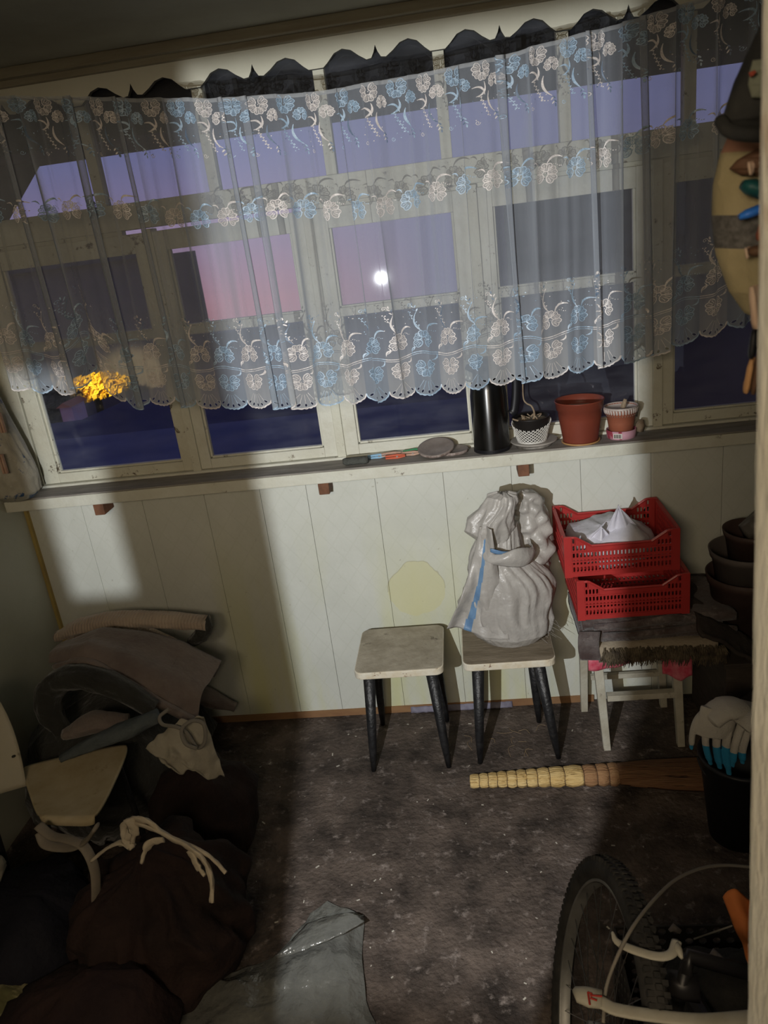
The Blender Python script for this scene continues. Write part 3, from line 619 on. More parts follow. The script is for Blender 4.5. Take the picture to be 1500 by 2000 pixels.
# ---------------------------------------------------------------- white woven sack on the second stool
def sack():
    root = empty('tied_sack', (.10, 2.50, .4405), 'bulging grey white woven sack with blue stripes on the second stool', 'sack')
    secs = [(.4415, .100, .05, .05), (.455, .10, .105, .085), (.49, .098, .148, .108), (.54, .096, .172, .118), (.60, .098, .176, .118), (.66, .10, .165, .112), (.71, .098, .142, .10), (.76, .088, .115, .085), (.81, .078, .092, .072), (.86, .075, .075, .06), (.90, .078, .062, .055)]
    n_, N = 120, 70; s2 = lin(secs, N); b = MB()
    for i, (z, xc, rx, ry) in enumerate(s2):
        for j in range(n_):
            th = 2*PI*j/n_; c, s = math.cos(th), math.sin(th)
            q = noise.noise(Vector((c*2.2+.3, s*2.2, z*3.5))); w1 = abs(noise.noise(Vector((c*5+z*3, s*5, z*4+7)))); w2 = noise.noise(Vector((c*13+z*9, s*13, z*7)))
            amp = min(1, (z-.44)*9)
            k = 1 + amp*(.08*q - .22*w1 + .03*w2)
            b.v.append((xc+rx*c*k+.01*math.sin(z*30)*amp, 2.50+ry*s*k, z))
    for i in range(N-1):
        for j in range(n_): b.face((i*n_+j, i*n_+(j+1) % n_, (i+1)*n_+(j+1) % n_, (i+1)*n_+j))
    b.face(list(range(n_))[::-1]); b.face([(N-1)*n_+j for j in range(n_)])
    body = part('sack_body', b, M_sack, root, smooth=True)
    # flap of loose sheet down the left side, with the blue stripe
    def flap(u, v):
        zz = .925-.375*v; xl = .015-.145*v**1.3; xr = .055+.03*v-.0*v
        x = xl+(xr-xl)*u; y = 2.402-.008*math.sin(u*9+v*3)+.018*(1-u)+.012*math.sin(v*7+u*4)-.012*v+.012*noise.noise(Vector((x*30, zz*14, 1)))
        return (x, y+.004, zz - .05*u*v*(1-.2*math.sin(u*7)) )
    b = MB().grid(flap, 40, 60, 0, lambda u, v: 1 if .40 < u+.14*v < .52 and (v > .06) else 0)
    part('flap', b, [M_sack, M_sackblue], root, smooth=True, solid=.002)
    # folded over, knotted top
    secs = [(.845, .058, .045, .038), (.87, .055, .068, .05), (.90, .050, .088, .058), (.935, .058, .082, .058), (.965, .080, .066, .052), (.99, .095, .060, .048), (1.012, .100, .052, .036), (1.022, .105, .020, .014)]
    s2 = lin(secs, 44); b = MB()
    for (z, xc, rx, ry) in s2:
        for j in range(90):
            th = 2*PI*j/90; c, s = math.cos(th), math.sin(th); k = 1-.28*abs(noise.noise(Vector((c*3+z*8, s*3+2, z*12))))+.12*noise.noise(Vector((c*2, s*2, z*22)))
            b.v.append((xc+rx*c*k, 2.475+ry*s*k, z+.01*noise.noise(Vector((c*3, s*3, z*10)))))
    for i in range(43):
        for j in range(90): b.face((i*90+j, i*90+(j+1) % 90, (i+1)*90+(j+1) % 90, (i+1)*90+j))
    b.face(list(range(90))[::-1]); b.face([43*90+j for j in range(90)])
    part('gathered_top', b, M_sack, root, smooth=True)
    b = MB().grid(lambda u, v: (.045+.10*u, 2.385-.006*math.sin(u*6)+.02*u*u, .865-.05*u+(.012+.004*math.sin(u*9))*(v-.5)-.02*abs(u-.6)), 20, 3); part('collar_stripe', b, M_sackblue, root, smooth=True, solid=.002)
    def coll(u, v):
        a = PI*(.95-1.0*u)-.1; R_ = .80+.22*math.sin(PI*u); return (.095+.105*R_*math.cos(a)*(1+.10*v), 2.47-.085*R_*math.sin(a)-.012*math.sin(v*PI), .845-.058*(.15+.85*math.sin(PI*min(1, max(0, u))))*v-.03*abs(u-.5)+.006*math.sin(u*14+v*3))
    part('collar', MB().grid(coll, 50, 14), M_sack, root, smooth=True, solid=.003)
    # darker back lobe of the sack on the right
    b = MB().tube(catm([(.19, 2.56, .66), (.20, 2.57, .76), (.205, 2.575, .86), (.19, 2.57, .945), (.165, 2.565, .985)], 8), lin([(.055, .06), (.07, .07), (.06, .06), (.05, .05), (.012, .015)], 33), 40, jit=.5, seed=3)
    part('back_lobe', b, M_sack, root, smooth=True)
    # frayed threads
    rnd = random.Random(2); b = MB()
    for i in range(16):
        p = Vector((.17+rnd.uniform(0, .07), 2.44+rnd.uniform(0, .05), .50+rnd.uniform(-.02, .05))); b.tube(catm([p, p+Vector((rnd.uniform(.0, .03), -.005, -.015)), p+Vector((rnd.uniform(0, .05), 0, -.035-rnd.random()*.02))], 4), .0005, 4)
    part('frayed_thread', b, M_sack, root)
sack()
# ---------------------------------------------------------------- things on the sill
ZS = 1.1206
def plate(name, c, r, tiltx, tilty, m, label, cat, ridged=False):
    R = Matrix.Rotation(tiltx, 3, 'X') @ Matrix.Rotation(tilty, 3, 'Y')
    prof = [(r*.62, 0), (r*.95, .003), (r, .008), (r, .014), (r*.9, .0145), (r*.72, .0105), (r*.3, .010), (.001, .0101)]
    b = MB(); n_ = 72; k0 = 0
    b.lathe(prof, c, n_, 0, R, mi=[0, 1, 1, 0, 0, 0, 0])
    o = b.build(name, m, loc=tuple(c), smooth=True); tag(o, label, cat); return o
M_lid = mat('brown_lid_dusty', (.20, .165, .14, 1), (.27, .235, .21, 1), 12, .6, .2, 50); M_lidrim = mat('brown_ribbed_rim', (.12, .08, .065, 1), (.36, .30, .27, 1), 60, .5, stretch=(1, 1, .2))
plate('saucer', (-.055, 2.672, ZS+.0005), .058, 0, 0, [M_lid, M_lidrim], 'dusty brown saucer lying flat between the leaning lid and the black jug', 'saucer')
plate('jar_lid', (-.112, 2.664, ZS+.0185), .066, math.radians(14), math.radians(-3), [M_lid, M_lidrim], 'round brown ribbed lid leaning on the flat saucer', 'lid')
# black vacuum jug
jc = (.086, 2.664, ZS)
jr = empty('thermos_jug', jc, 'tall black shiny vacuum jug with dark handle on the window sill', 'jug')
M_jug = mat('black_steel', (.13, .13, .13, 1), rough=.36, metal=1); M_jug.node_tree.nodes['Principled BSDF'].inputs['Anisotropic'].default_value = .92; M_jug.node_tree.nodes['Principled BSDF'].inputs['Anisotropic Rotation'].default_value = .25; M_jug.node_tree.nodes['Principled BSDF'].inputs['Coat Weight'].default_value = .25; M_jug.node_tree.nodes['Principled BSDF'].inputs['Coat Roughness'].default_value = .12; M_jb = mat('black_matte_plastic', (.010, .010, .012, 1), rough=.4)
part('body', MB().lathe([(.0635, .012), (.0635, .17), (.063, .20), (.060, .225), (.0545, .245)], jc, 56), M_jug, jr, smooth=True)
part('base_ring', MB().lathe([(.056, 0), (.0645, .002), (.0645, .012), (.0635, .014)], jc, 56), M_jb, jr)
part('neck', MB().lathe([(.0548, .2451), (.0500, .252), (.047, .285), (.046, .300)], jc, 48), M_jb, jr, smooth=True)
part('lid', MB().lathe([(.044, .3001), (.045, .312), (.036, .322), (.012, .326)], jc, 40), M_jb, jr, smooth=True)
part('spout', MB().tube([(jc[0]-.036, 2.650, ZS+.292), (jc[0]-.066, 2.640, ZS+.308)], [.016, .010], 12), M_jb, jr, smooth=True)
part('handle', MB().tube(catm([(jc[0]+.040, 2.668, ZS+.292), (jc[0]+.075, 2.672, ZS+.300), (jc[0]+.098, 2.676, ZS+.265), (jc[0]+.098, 2.676, ZS+.20), (jc[0]+.088, 2.674, ZS+.135), (jc[0]+.074, 2.672, ZS+.120)], 8), .0105, 12, flat=1.5), M_jb, jr, smooth=True)
# dark lump of putty
b = MB().box((-.452, 2.615, ZS), (-.357, 2.650, ZS+.026)); 
b = MB().tube([(-.450, 2.636, ZS+.0155), (-.440, 2.636, ZS+.0155), (-.405, 2.633, ZS+.0158), (-.368, 2.630, ZS+.0158), (-.357, 2.629, ZS+.0158)], [.010, .0150, .0150, .0150, .011], 10, jit=.25, seed=5)
tag(b.build('foam_roll', mat('grey_foam', (.05, .052, .045, 1), (.085, .09, .08, 1), 40, .9, .6, 90), smooth=True), 'dark grey crumbly foam roll lying on the left of the sill clutter', 'foam')
# clothes pegs on the sill
def peg(name, c, ang, m, label, ln=.072, op=.0, z=ZS, pitch=0, roll=0, cat='clothes peg', group=None):
    r = empty(name, (c[0], c[1], z), label, cat, group)
    R = Matrix.Rotation(ang, 3, 'Z') @ Matrix.Rotation(pitch, 3, 'Y') @ Matrix.Rotation(roll, 3, 'X'); o = Vector((c[0], c[1], z))
    for sd in (-1, 1):
        b = MB().prism([(-ln/2, .0015), (ln/2, .0005), (ln/2, .004), (.008, .0085), (-ln/2, .0065)], -.0045, .0045, 0, lambda x, q, y, sd=sd: tuple(o + R @ Vector((x, y, .008+sd*(q+op*(x+ln/2))))))
        part('jaw', b, m, r, bevel=.0006)
    part('spring', MB().tube([tuple(o+R @ Vector((.006, -.006, .008))), tuple(o+R @ Vector((.006, .006, .008)))], .0035, 8), mat('peg_spring', (.25, .22, .2, 1), metal=1, rough=.5) if 'peg_spring' not in bpy.data.materials else bpy.data.materials['peg_spring'], r)
    return r
M_pb = mat('peg_blue', (.22, .42, .60, 1), (.28, .48, .66, 1), 20, .5); M_po = mat('peg_orange', (.55, .11, .05, 1), rough=.5); M_pg = mat('peg_green', (.05, .25, .11, 1), rough=.5); M_pw = mat('peg_wood', (.42, .25, .18, 1), (.52, .36, .27, 1), 30, .7)
peg('clothes_peg', (-.330, 2.694), math.radians(5), M_pb, 'pale blue clothes peg on the sill beside the grey foam roll')
peg('clothes_peg', (-.262, 2.668), math.radians(3), M_po, 'orange plastic clothes peg at the front of the sill pegs')
peg('clothes_peg', (-.278, 2.690), math.radians(4), M_pw, 'weathered pinkish wooden clothes peg behind the orange peg', z=ZS+.004)
peg('clothes_peg', (-.205, 2.690), math.radians(-2), M_pw, 'light wooden clothes peg touching the leaning brown lid')
peg('clothes_peg', (-.200, 2.708), math.radians(14), M_pg, 'green clothes peg behind the leaning brown lid', z=ZS+.003)
# lattice cachepot with dry stem on stacked saucers
pc = (.228, 2.668, ZS)
tag(MB().lathe([(.052, 0), (.062, .002), (.066, .009), (.058, .010), (.04, .006), (.002, .006)], (pc[0]+.004, pc[1], ZS), 48).build('glass_saucer', mat('chipped_glass_saucer', (.30, .28, .25, 1), (.08, .07, .06, 1), 25, .4), smooth=True), 'lower chipped glass saucer under the lattice flower pot', 'saucer')
tag(MB().lathe([(.050, 0), (.078, .006), (.083, .011), (.080, .013), (.055, .008), (.002, .008)], (pc[0]+.006, pc[1], ZS+.0103), 56).build('plate', mat('cream_plate_dusty', (.40, .37, .33, 1), (.32, .30, .27, 1), 10, .5), smooth=True), 'cream dusty plate holding the white lattice flower pot', 'plate')
zz = ZS+.0190
pr = empty('lattice_flower_pot', (pc[0], pc[1], zz), 'dark flower pot in a white plastic lattice sleeve with a dead twig', 'flower pot')
pr_ = lambda h: .049+.022*(h/.078)
part('inner_pot', MB().lathe([(.040, 0), (pr_(.02)-.006, .02), (.0655, .084), (.067, .088), (.063, .088), (.060, .074), (.002, .074)], (pc[0], pc[1], zz), 48), mat('dark_pot', (.012, .010, .009, 1), rough=.5), pr, smooth=True)
part('soil', MB().lathe([(.0605, .0745), (.03, .078), (.002, .077)], (pc[0], pc[1], zz), 32).noisy(.004, 60), mat('dry_soil', (.16, .135, .10, 1), (.30, .27, .21, 1), 60, .9, .6, 80), pr)
M_lat = mat('white_lattice_plastic', (.62, .61, .58, 1), (.55, .53, .48, 1), 20, .45)
b = MB(); NL = 26
for k in range(NL):
    for sgn in (1, -1):
        pts = []
        for i in range(9):
            t = i/8; a = 2*PI*k/NL+sgn*t*1.15; top = .050+.030*abs(math.sin((a+1.15)/2+.35))**1.5
            h = top*t; r = pr_(h); pts.append((pc[0]+r*math.cos(a), pc[1]+r*math.sin(a), zz+h))
        b.tube(pts, .0017, 5)
b.lathe([(.0495, 0), (.0515, .0), (.0515, .005), (.0495, .005)], (pc[0], pc[1], zz), 40)
part('lattice_sleeve', b, M_lat, pr)
M_tw = mat('dry_twig', (.20, .14, .09, 1), (.32, .25, .17, 1), 40, .9)
b = MB().tube(catm([(pc[0]+.008, pc[1]-.01, zz+.07), (pc[0]+.012, pc[1]-.012, zz+.10), (pc[0]+.004, pc[1]-.01, zz+.125), (pc[0]-.012, pc[1]-.012, zz+.137), (pc[0]-.022, pc[1]-.014, zz+.155), (pc[0]-.022, pc[1]-.014, zz+.20), (pc[0]-.016, pc[1]-.01, zz+.25)], 6), lin([(.0035,), (.003,), (.002,)], 37) and [.0036-.0018*i/36 for i in range(37)], 7)
b.tube(catm([(pc[0]-.03, pc[1]-.03, zz+.078), (pc[0]-.05, pc[1]-.045, zz+.088), (pc[0]-.066, pc[1]-.05, zz+.096)], 5), .003, 6)
rnd = random.Random(8)
for i in range(10):
    a = rnd.uniform(0, 6.28); p = Vector((pc[0]+.03*math.cos(a), pc[1]+.03*math.sin(a), zz+.078)); b.tube(catm([p, p+Vector((rnd.uniform(-.012, .012), rnd.uniform(-.012, .012), .012)), p+Vector((rnd.uniform(-.02, .02), rnd.uniform(-.02, .02), .002))], 3), .0018, 5)
part('dead_plant', b, M_tw, pr)
# big terracotta coloured pot and small pot
tc_ = (.396, 2.665, ZS)
tp = empty('flower_pot', tc_, 'large reddish brown plastic flower pot of dry soil, biggest on the sill', 'flower pot')
M_tc = mat('red_brown_plastic', (.20, .045, .025, 1), (.17, .04, .024, 1), 6, .42, .05, 20)
part('pot', MB().lathe([(.060, .004), (.0605, .010), (.072, .085), (.0755, .118), (.0795, .120), (.083, .146), (.0855, .148), (.0845, .151), (.080, .149), (.076, .122), (.071, .112)], tc_, 64), M_tc, tp, smooth=True)
part('gold_saucer', MB().lathe([(.055, 0), (.066, .001), (.067, .006), (.064, .0065), (.060, .004)], tc_, 56), mat('golden_dish', (.45, .25, .10, 1), rough=.35), tp, smooth=True)
part('soil', MB().lathe([(.0715, .118), (.04, .121), (.002, .120)], tc_, 40).noisy(.003, 50), mat('dusty_soil', (.24, .165, .12, 1), (.33, .25, .19, 1), 40, .9, .4, 60), tp)
sc_ = (.537, 2.672, ZS)
sp_ = empty('small_flower_pot', sc_, 'small terracotta pot in a printed pink box saucer, rightmost on the sill', 'flower pot')
part('box_saucer', MB().lathe([(.047, 0), (.049, .001), (.051, .030), (.0485, .030), (.046, .004)], sc_, 48), mat('pink_print', (.30, .05, .07, 1), (.55, .30, .36, 1), 12, .45, ramp=(.48, .52), stretch=(1, 1, .3)), sp_, smooth=True)
for j, a in enumerate([-2.02+.045*i for i in range(8)]):
    pass
b = MB()
for i in range(9): b.box((-.0125+.0028*i, -.0006, .008), (-.0125+.0028*i+(.0015 if i % 3 else .0022), 0, .021))
lab = MB().box((-.015, -.0003, .006), (.015, 0, .024)); Rz = Matrix.Rotation(-.42, 3, 'Z'); tr_ = lambda mb, dy: setattr(mb, 'v', [tuple(Vector(sc_) + Rz @ (Vector(v)+Vector((0, -.0510-dy, 0)))) for v in mb.v]) or mb
part('barcode_label', tr_(lab, .0004), mat('label_white', (.6, .58, .52, 1), rough=.6), sp_); part('barcode', tr_(b, .0009), mat('label_ink', (.05, .03, .03, 1)), sp_)
part('pot', MB().lathe([(.038, .006), (.045, .055), (.050, .083), (.0545, .086), (.056, .106), (.0575, .108), (.0565, .110), (.053, .108), (.048, .085)], sc_, 48), mat('terracotta_plastic', (.30, .095, .05, 1), (.25, .085, .05, 1), 15, .5), sp_, smooth=True)
b = MB()
for k in range(34):
    a = 2*PI*k/34; rr = .0567; b.tube([(sc_[0]+rr*math.cos(a), sc_[1]+rr*math.sin(a), ZS+.108), (sc_[0]+(rr-.003)*math.cos(a+.03), sc_[1]+(rr-.003)*math.sin(a+.03), ZS+.094), (sc_[0]+(rr-.008)*math.cos(a), sc_[1]+(rr-.008)*math.sin(a), ZS+.080)], [.004, .0042, .001], 6)
b.lathe([(.056, .104), (.0578, .106), (.0578, .112), (.0545, .112), (.054, .106)], sc_, 48)
part('plastic_collar', b, mat('milky_plastic', (.42, .34, .30, 1), (.50, .44, .40, 1), 20, .35), sp_, smooth=True)
part('soil', MB().lathe([(.0485, .094), (.02, .098), (.002, .099)], sc_, 32).noisy(.004, 60), bpy.data.materials['dry_soil'], sp_)
part('dead_stump', MB().tube([(sc_[0]+.004, sc_[1]-.01, ZS+.095), (sc_[0]+.008, sc_[1]-.01, ZS+.115), (sc_[0]+.014, sc_[1]-.012, ZS+.135)], [.009, .008, .005], 9, jit=.4).tube([(sc_[0]-.01, sc_[1]-.02, ZS+.097), (sc_[0]-.018, sc_[1]-.022, ZS+.104)], [.004, .004], 6), M_tw, sp_)
tag(MB().tube([(.598, 2.672, ZS+.012), (.602, 2.674, ZS+.035), (.606, 2.68, ZS+.052)], [.0125, .016, .008], 10, jit=.5, seed=9).build('dry_lump', M_tw, smooth=True), 'dark shrivelled lump on the sill right of the small pot', 'dried plant')
# hole in the wall
b = MB().tube([(.645, W-.0075, .805), (.645, W-.012, .805)], [.026, .023], 18, jit=.3, seed=2); b.tube([(.652, W-.008, .782), (.654, W-.012, .776)], [.008, .004], 8)
tag(b.noisy(.002, 60).build('wall_cable_hole', mat('burnt_hole', (.008, .008, .008, 1), (.03, .03, .03, 1), 60, .5), smooth=True), 'small black burnt cable hole in the wall above the red crates', 'hole')
# ---------------------------------------------------------------- pink covered chair with folded rug
cr = empty('low_chair', (.53, 2.53, 0), 'low white legged chair with a pink cloth seat under the folded brown rug', 'chair')
M_cw = mat('white_leg_paint', (.50, .48, .40, 1), (.40, .37, .29, 1), 15, .6, .3, 50, c3=(.15, .12, .09, 1), s3=20, t3=(.6, .7))
for (tx, ty, bx, by, z0) in ((.39, 2.42, .415, 2.415, 0), (.66, 2.42, .68, 2.415, 0), (.378, 2.655, .372, 2.66, 0), (.66, 2.655, .68, 2.66, 0)):
    b = MB(); t = .016; b.v = [(bx-t*.8, by-t*.8, 0), (bx+t*.8, by-t*.8, 0), (bx+t*.8, by+t*.8, 0), (bx-t*.8, by+t*.8, 0), (tx-t, ty-t, .39), (tx+t, ty-t, .39), (tx+t, ty+t, .39), (tx-t, ty+t, .39)]
    for f in ((0,3,2,1),(4,5,6,7),(0,1,5,4),(1,2,6,5),(2,3,7,6),(3,0,4,7)): b.face(f)
    part('leg', b, M_cw, cr, bevel=.002)
part('stretcher', MB().box((.42, 2.40, .215), (.665, 2.43, .238)), M_cw, cr, bevel=.002)
part('back_stretcher', MB().box((.40, 2.64, .15), (.665, 2.66, .17)), M_cw, cr, bevel=.002)
part('seat', MB().box((.365, 2.39, .3905), (.70, 2.685, .405)), M_cw, cr, bevel=.002)
M_pink = mat('pink_cloth', (.48, .045, .085, 1), (.62, .20, .24, 1), 22, .8, .3, 40)
b = MB(); b.grid(lambda u, v: (.352+.33*u, 2.375-.004*math.sin(u*25), .412-(.034+.012*math.sin(u*6+1)-.008*u)*v), 40, 5); b.grid(lambda u, v: (.60+.10*u, 2.368-.01*v, .40-(.085-.05*abs(u-.65))*v+.004*math.sin(u*9)), 14, 8); b.grid(lambda u, v: (.352+.36*u, 2.375+.32*v, .412), 10, 10)
part('pink_cover', b, M_pink, cr, smooth=True, solid=.003)
# folded patterned rug lying on the chair, fringe in front
M_rugb = mat('brown_pattern_rug', (.055, .035, .032, 1), (.12, .10, .095, 1), 18, .95, .6, 90, c3=(.20, .17, .155, 1), s3=16, t3=(.56, .66), sheen=.2)
M_rugc = mat('beige_rug_back', (.26, .21, .15, 1), (.32, .27, .20, 1), 12, .95, .4, 90)
rg = empty('folded_rug', (.55, 2.53, .4135), 'brown patterned rug folded in layers on the chair under the red crates', 'rug')
def layer(x0, x1, y0, z, th, yb=2.68, sag=0, seed=0):
    path = [(0, yb-k*(yb-y0)/8, z+.004*math.sin(k*1.3+seed)) for k in range(9)]
    return MB().sweep_slab([Vector(((x0+x1)/2, p[1], p[2]-sag*max(0, (2.45-p[1]))*3)) for p in path], (x1-x0, 0, 0), th, 24, wob=.010, seed=seed)
b = MB(); b.v = []; 
part('lower_layer', layer(.385, .78, 2.345, .448, .055, seed=1), M_rugc, rg, smooth=True)
part('middle_layer', layer(.33, .80, 2.37, .505, .045, seed=3), M_rugb, rg, smooth=True)
part('upper_layer', layer(.335, .84, 2.36, .548, .028, seed=5), M_rugb, rg, smooth=True)
b = MB().sweep_slab(catm([(.357, 2.355, .535), (.352, 2.352, .50), (.352, 2.352, .46), (.358, 2.352, .425)], 6), (.0, .0, 0) if False else (.07, -.01, 0), .008, 8, wob=.004, seed=7); part('hanging_edge', b, M_rugb, rg, smooth=True)
for (xa, za, xb, zb_) in ((.37, .560, .62, .575), (.40, .525, .72, .535)):
    part('fold_roll', MB().tube(catm([(xa, 2.345, za-.004), ((xa+xb)/2, 2.340, (za+zb_)/2-.008), (xb, 2.345, zb_-.006), (xb+.12, 2.36, zb_-.03)], 8), lin([(.013, .009), (.012, .012), (.012, .014), (.010, .01)], 25), 16, jit=.2, seed=xa), M_rugb, rg, smooth=True)
rnd = random.Random(6); b = MB()
for i in range(620):
    x = rnd.uniform(.395, .80); zt_ = .455-.02*(x-.4)+rnd.uniform(-.012, .025)-.05*max(0, x-.62); l = rnd.uniform(.02, .05); a = rnd.uniform(-.5, .5)
    p = Vector((x, 2.337-rnd.uniform(0, .012), zt_)); b.tube([p, p+Vector((a*.015, -.007, -l*.5)), p+Vector((a*.03, -.004, -l))], [.0022, .0020, .0008], 4, caps=False)
f_ = part('fringe', b, mat('rug_fringe', (.035, .027, .02, 1), (.14, .11, .07, 1), 25, .95), rg); f_['kind'] = 'stuff'
# ---------------------------------------------------------------- red plastic crates
def crate(name, x0, x1, y0, y1, z0, h, label, rot=0):
    r = empty(name, ((x0+x1)/2, (y0+y1)/2, z0), label, 'crate', 'red slotted fruit crates')
    def panel(b, P0, ux, uz, wd, ht, nc, nr, prof=None):
        # slotted wall from P0 along ux, uz; prof(t) gives the height of the wall at t
        P0, ux, uz = Vector(P0), Vector(ux), Vector(uz); cw, ch = wd/nc, ht/nr
        for i in range(nc):
            for j in range(nr):
                a0, a1, b0, b1 = i*cw, (i+1)*cw, j*ch, (j+1)*ch
                solid = (i % 9 == 8) and False
                if prof and b1 > prof((a0+a1)/2/wd): continue
                mx, mz = cw*.23, ch*.13; q = [(a0, b0), (a1, b0), (a1, b1), (a0, b1)]; c_ = [(a0+mx, b0+mz+ch*.09), (a0+cw*.5, b0+mz), (a1-mx, b0+mz+ch*.09), (a1-mx, b1-mz-ch*.09), (a0+cw*.5, b1-mz), (a0+mx, b1-mz-ch*.09)]
                pts = [P0+ux*s+uz*t for s, t in q+c_]
                b.add(pts, [(0, 1, 6, 5, 4), (1, 2, 7, 6), (2, 3, 9, 8, 7), (3, 0, 4, 9)])
        if prof:
            N = 60
            for i in range(N):
                a0, a1 = i/N, (i+1)/N; 
                def low(a):
                    j = int(min(nc-1, a*nc)); m_ = (j+.5)/nc; return int(prof(m_)/ch+1e-6)*ch
                l = low((a0+a1)/2); b.add([P0+ux*(a0*wd)+uz*l, P0+ux*(a1*wd)+uz*l, P0+ux*(a1*wd)+uz*prof(a1), P0+ux*(a0*wd)+uz*prof(a0)], [(0, 1, 2, 3)])
    e = .022
    def pf(t):
        lo, hi = h*.76, h
        if t < .04 or t > .96: return hi
        if t < .20: return hi-(hi-lo)*min(1, (t-.04)/.16)
        if t > .80: return lo+(hi-lo)*min(1, (t-.80)/.16)
        return lo
    for y in (y0, y1):
        b = MB(); panel(b, (x0+e, y, z0+.012), (1, 0, 0), (0, 0, 1), x1-x0-2*e, h-.012, 27, 5, lambda t: pf(t)-.012)
        b.box((x0+e, y-.003, z0), (x1-e, y+.003, z0+.013))
        N = 40
        b.tube([(x0+e+(x1-x0-2*e)*i/N, y, z0+pf(i/N)-.001) for i in range(N+1)], .0032, 6)
        for zz_ in (.38, .62): b.box((x0+e, y-.0035, z0+h*zz_-.0015), (x1-e, y+.0035, z0+h*zz_+.0015))
        part('long_wall', b, M_red, r, solid=.0035)
    for x, s in ((x0, 1), (x1, -1)):
        b = MB(); panel(b, (x, y0+e, z0+.012), (0, 1, 0), (0, 0, 1), y1-y0-2*e, h-.018, 18, 5)
        b.box((x-.003, y0+e, z0), (x+.003, y1-e, z0+.013)); b.box((x-.005, y0+e, z0+h-.007), (x+.005, y1-e, z0+h))
        part('end_wall', b, M_red, r, solid=.0035)
    for (cx_, cy_, sx_, sy_) in ((x0, y0, 1, 1), (x1, y0, -1, 1), (x0, y1, 1, -1), (x1, y1, -1, -1)):
        b = MB(); b.prism([(cx_-.004*sx_, cy_-.004*sy_), (cx_+e*sx_, cy_-.004*sy_), (cx_+(e)*sx_, cy_+.003*sy_), (cx_+.006*sx_, cy_+.006*sy_), (cx_+.003*sx_, cy_+e*sy_), (cx_-.004*sx_, cy_+e*sy_)], z0-.004, z0+h+.004, 0, lambda x, y, z: (x, y, z))
        part('corner_post', b, M_red, r, bevel=.001)
    b = MB()
    for i in range(22): b.box((x0+.01+(x1-x0-.02)*i/22, y0+.004, z0+.001), (x0+.01+(x1-x0-.02)*(i+.55)/22, y1-.004, z0+.004))
    for i in range(8): b.box((x0+.004, y0+.01+(y1-y0-.02)*i/8, z0+.0011), (x1-.004, y0+.01+(y1-y0-.02)*(i+.4)/8, z0+.0045))
    part('slatted_base', b, M_red, r)
    return r
crate('fruit_crate', .325, .685, 2.365, 2.665, .578, .142, 'lower red slotted plastic crate resting on the folded rug')
crate('fruit_crate', .292, .660, 2.395, 2.695, .728, .142, 'upper red slotted plastic crate holding a crumpled white bag')
# crumpled white bag in the upper crate
M_wb = mat('white_thin_bag', (.55, .54, .60, 1), (.62, .61, .66, 1), 8, .35, .5, 25, spec=.5)
wbag = empty('plastic_bag', (.47, 2.53, .735), 'crumpled white plastic bag with a pointed corner inside the upper red crate', 'bag')
b = MB().lathe([(.06, 0), (.135, .01), (.145, .05), (.13, .085), (.09, .11), (.04, .125), (.004, .13)], (.47, 2.53, .735), 60)
b.noisy(.035, 9, 4, 3); b.v = [(min(.65, max(.30, x)), min(2.68, max(2.405, y)), max(z, .734)) for x, y, z in b.v]; part('bag_body', b, M_wb, wbag, smooth=True)
def peak(cx_, cz, wd, ht, dy, sk):
    def f(u, v):
        w_ = wd*(1-v)**.8*(.5-u); return (cx_+w_+sk*v, 2.49+dy+.02*math.sin(u*8+v*3)*(1-v)+.012*abs(math.sin(u*PI*2.5)), cz+ht*v-.02*abs(u-.5))
    return MB().grid(f, 24, 20)
part('bag_corner', peak(.505, .80, .17, .145, -.03, -.022), M_wb, wbag, smooth=True, solid=.002)
part('bag_fold', peak(.40, .80, .15, .085, -.045, .022), M_wb, wbag, smooth=True, solid=.002)
# ---------------------------------------------------------------- broom
br_ = empty('broom', (.3, 2.26, 0), 'straw broom with tied segmented handle lying on the floor before the stools', 'broom')
M_straw = mat('straw', (.52, .34, .12, 1), (.70, .52, .24, 1), 30, .7, .8, 60, stretch=(.25, 3, 3), c3=(.20, .11, .03, 1), s3=45, t3=(.56, .66)); M_straw2 = mat('straw_brown', (.26, .13, .06, 1), (.36, .21, .10, 1), 30, .8, .8, 60, stretch=(.25, 3, 3))
xb = [-.095, -.062, -.030, .002, .036, .070, .104, .142, .184, .235, .300, .345, .385, .42]
ax_ = lambda x: Vector((x, 2.247+(x+.095)*-.028, 0))
for i, (a, c) in enumerate(zip(xb, xb[1:])):
    r0 = .021+.0011*i; pts = []; rad = []
    for k in range(9):
        t = k/8; p = ax_(a+(c-a)*t); rr = r0*(.90+.13*math.sin(PI*t)); pts.append((p.x, p.y, r0*1.02)); rad.append((rr*1.35, rr*.98))
    seg = part('straw_segment', MB().tube(pts, rad, 40, jit=.06, seed=i), M_straw if i < 10 else M_straw2, br_, smooth=True)
M_bw = mat('dark_wire', (.05, .025, .015, 1))
for i, a in enumerate(xb[1:-1]):
    r0 = .021+.0011*(i+.5); p = ax_(a); ring = [(p.x+.001*math.sin(k), p.y+r0*1.27*math.cos(k*2*PI/24), r0*1.02+r0*.93*math.sin(k*2*PI/24)) for k in range(25)]; part('binding_wire', MB().tube(ring, .0012, 5, caps=False), M_bw, br_)
def fan(u, v):
    x = .418+.38*u; half = .048+.030*math.sin(u*PI*.62); p = ax_(x); return (x, p.y+half*2*(v-.5), .030-.012*u+ (.026-.012*u)*math.sin(PI*v)*(1-u*.3)+.002*noise.noise(Vector((u*3, v*60, 0))))
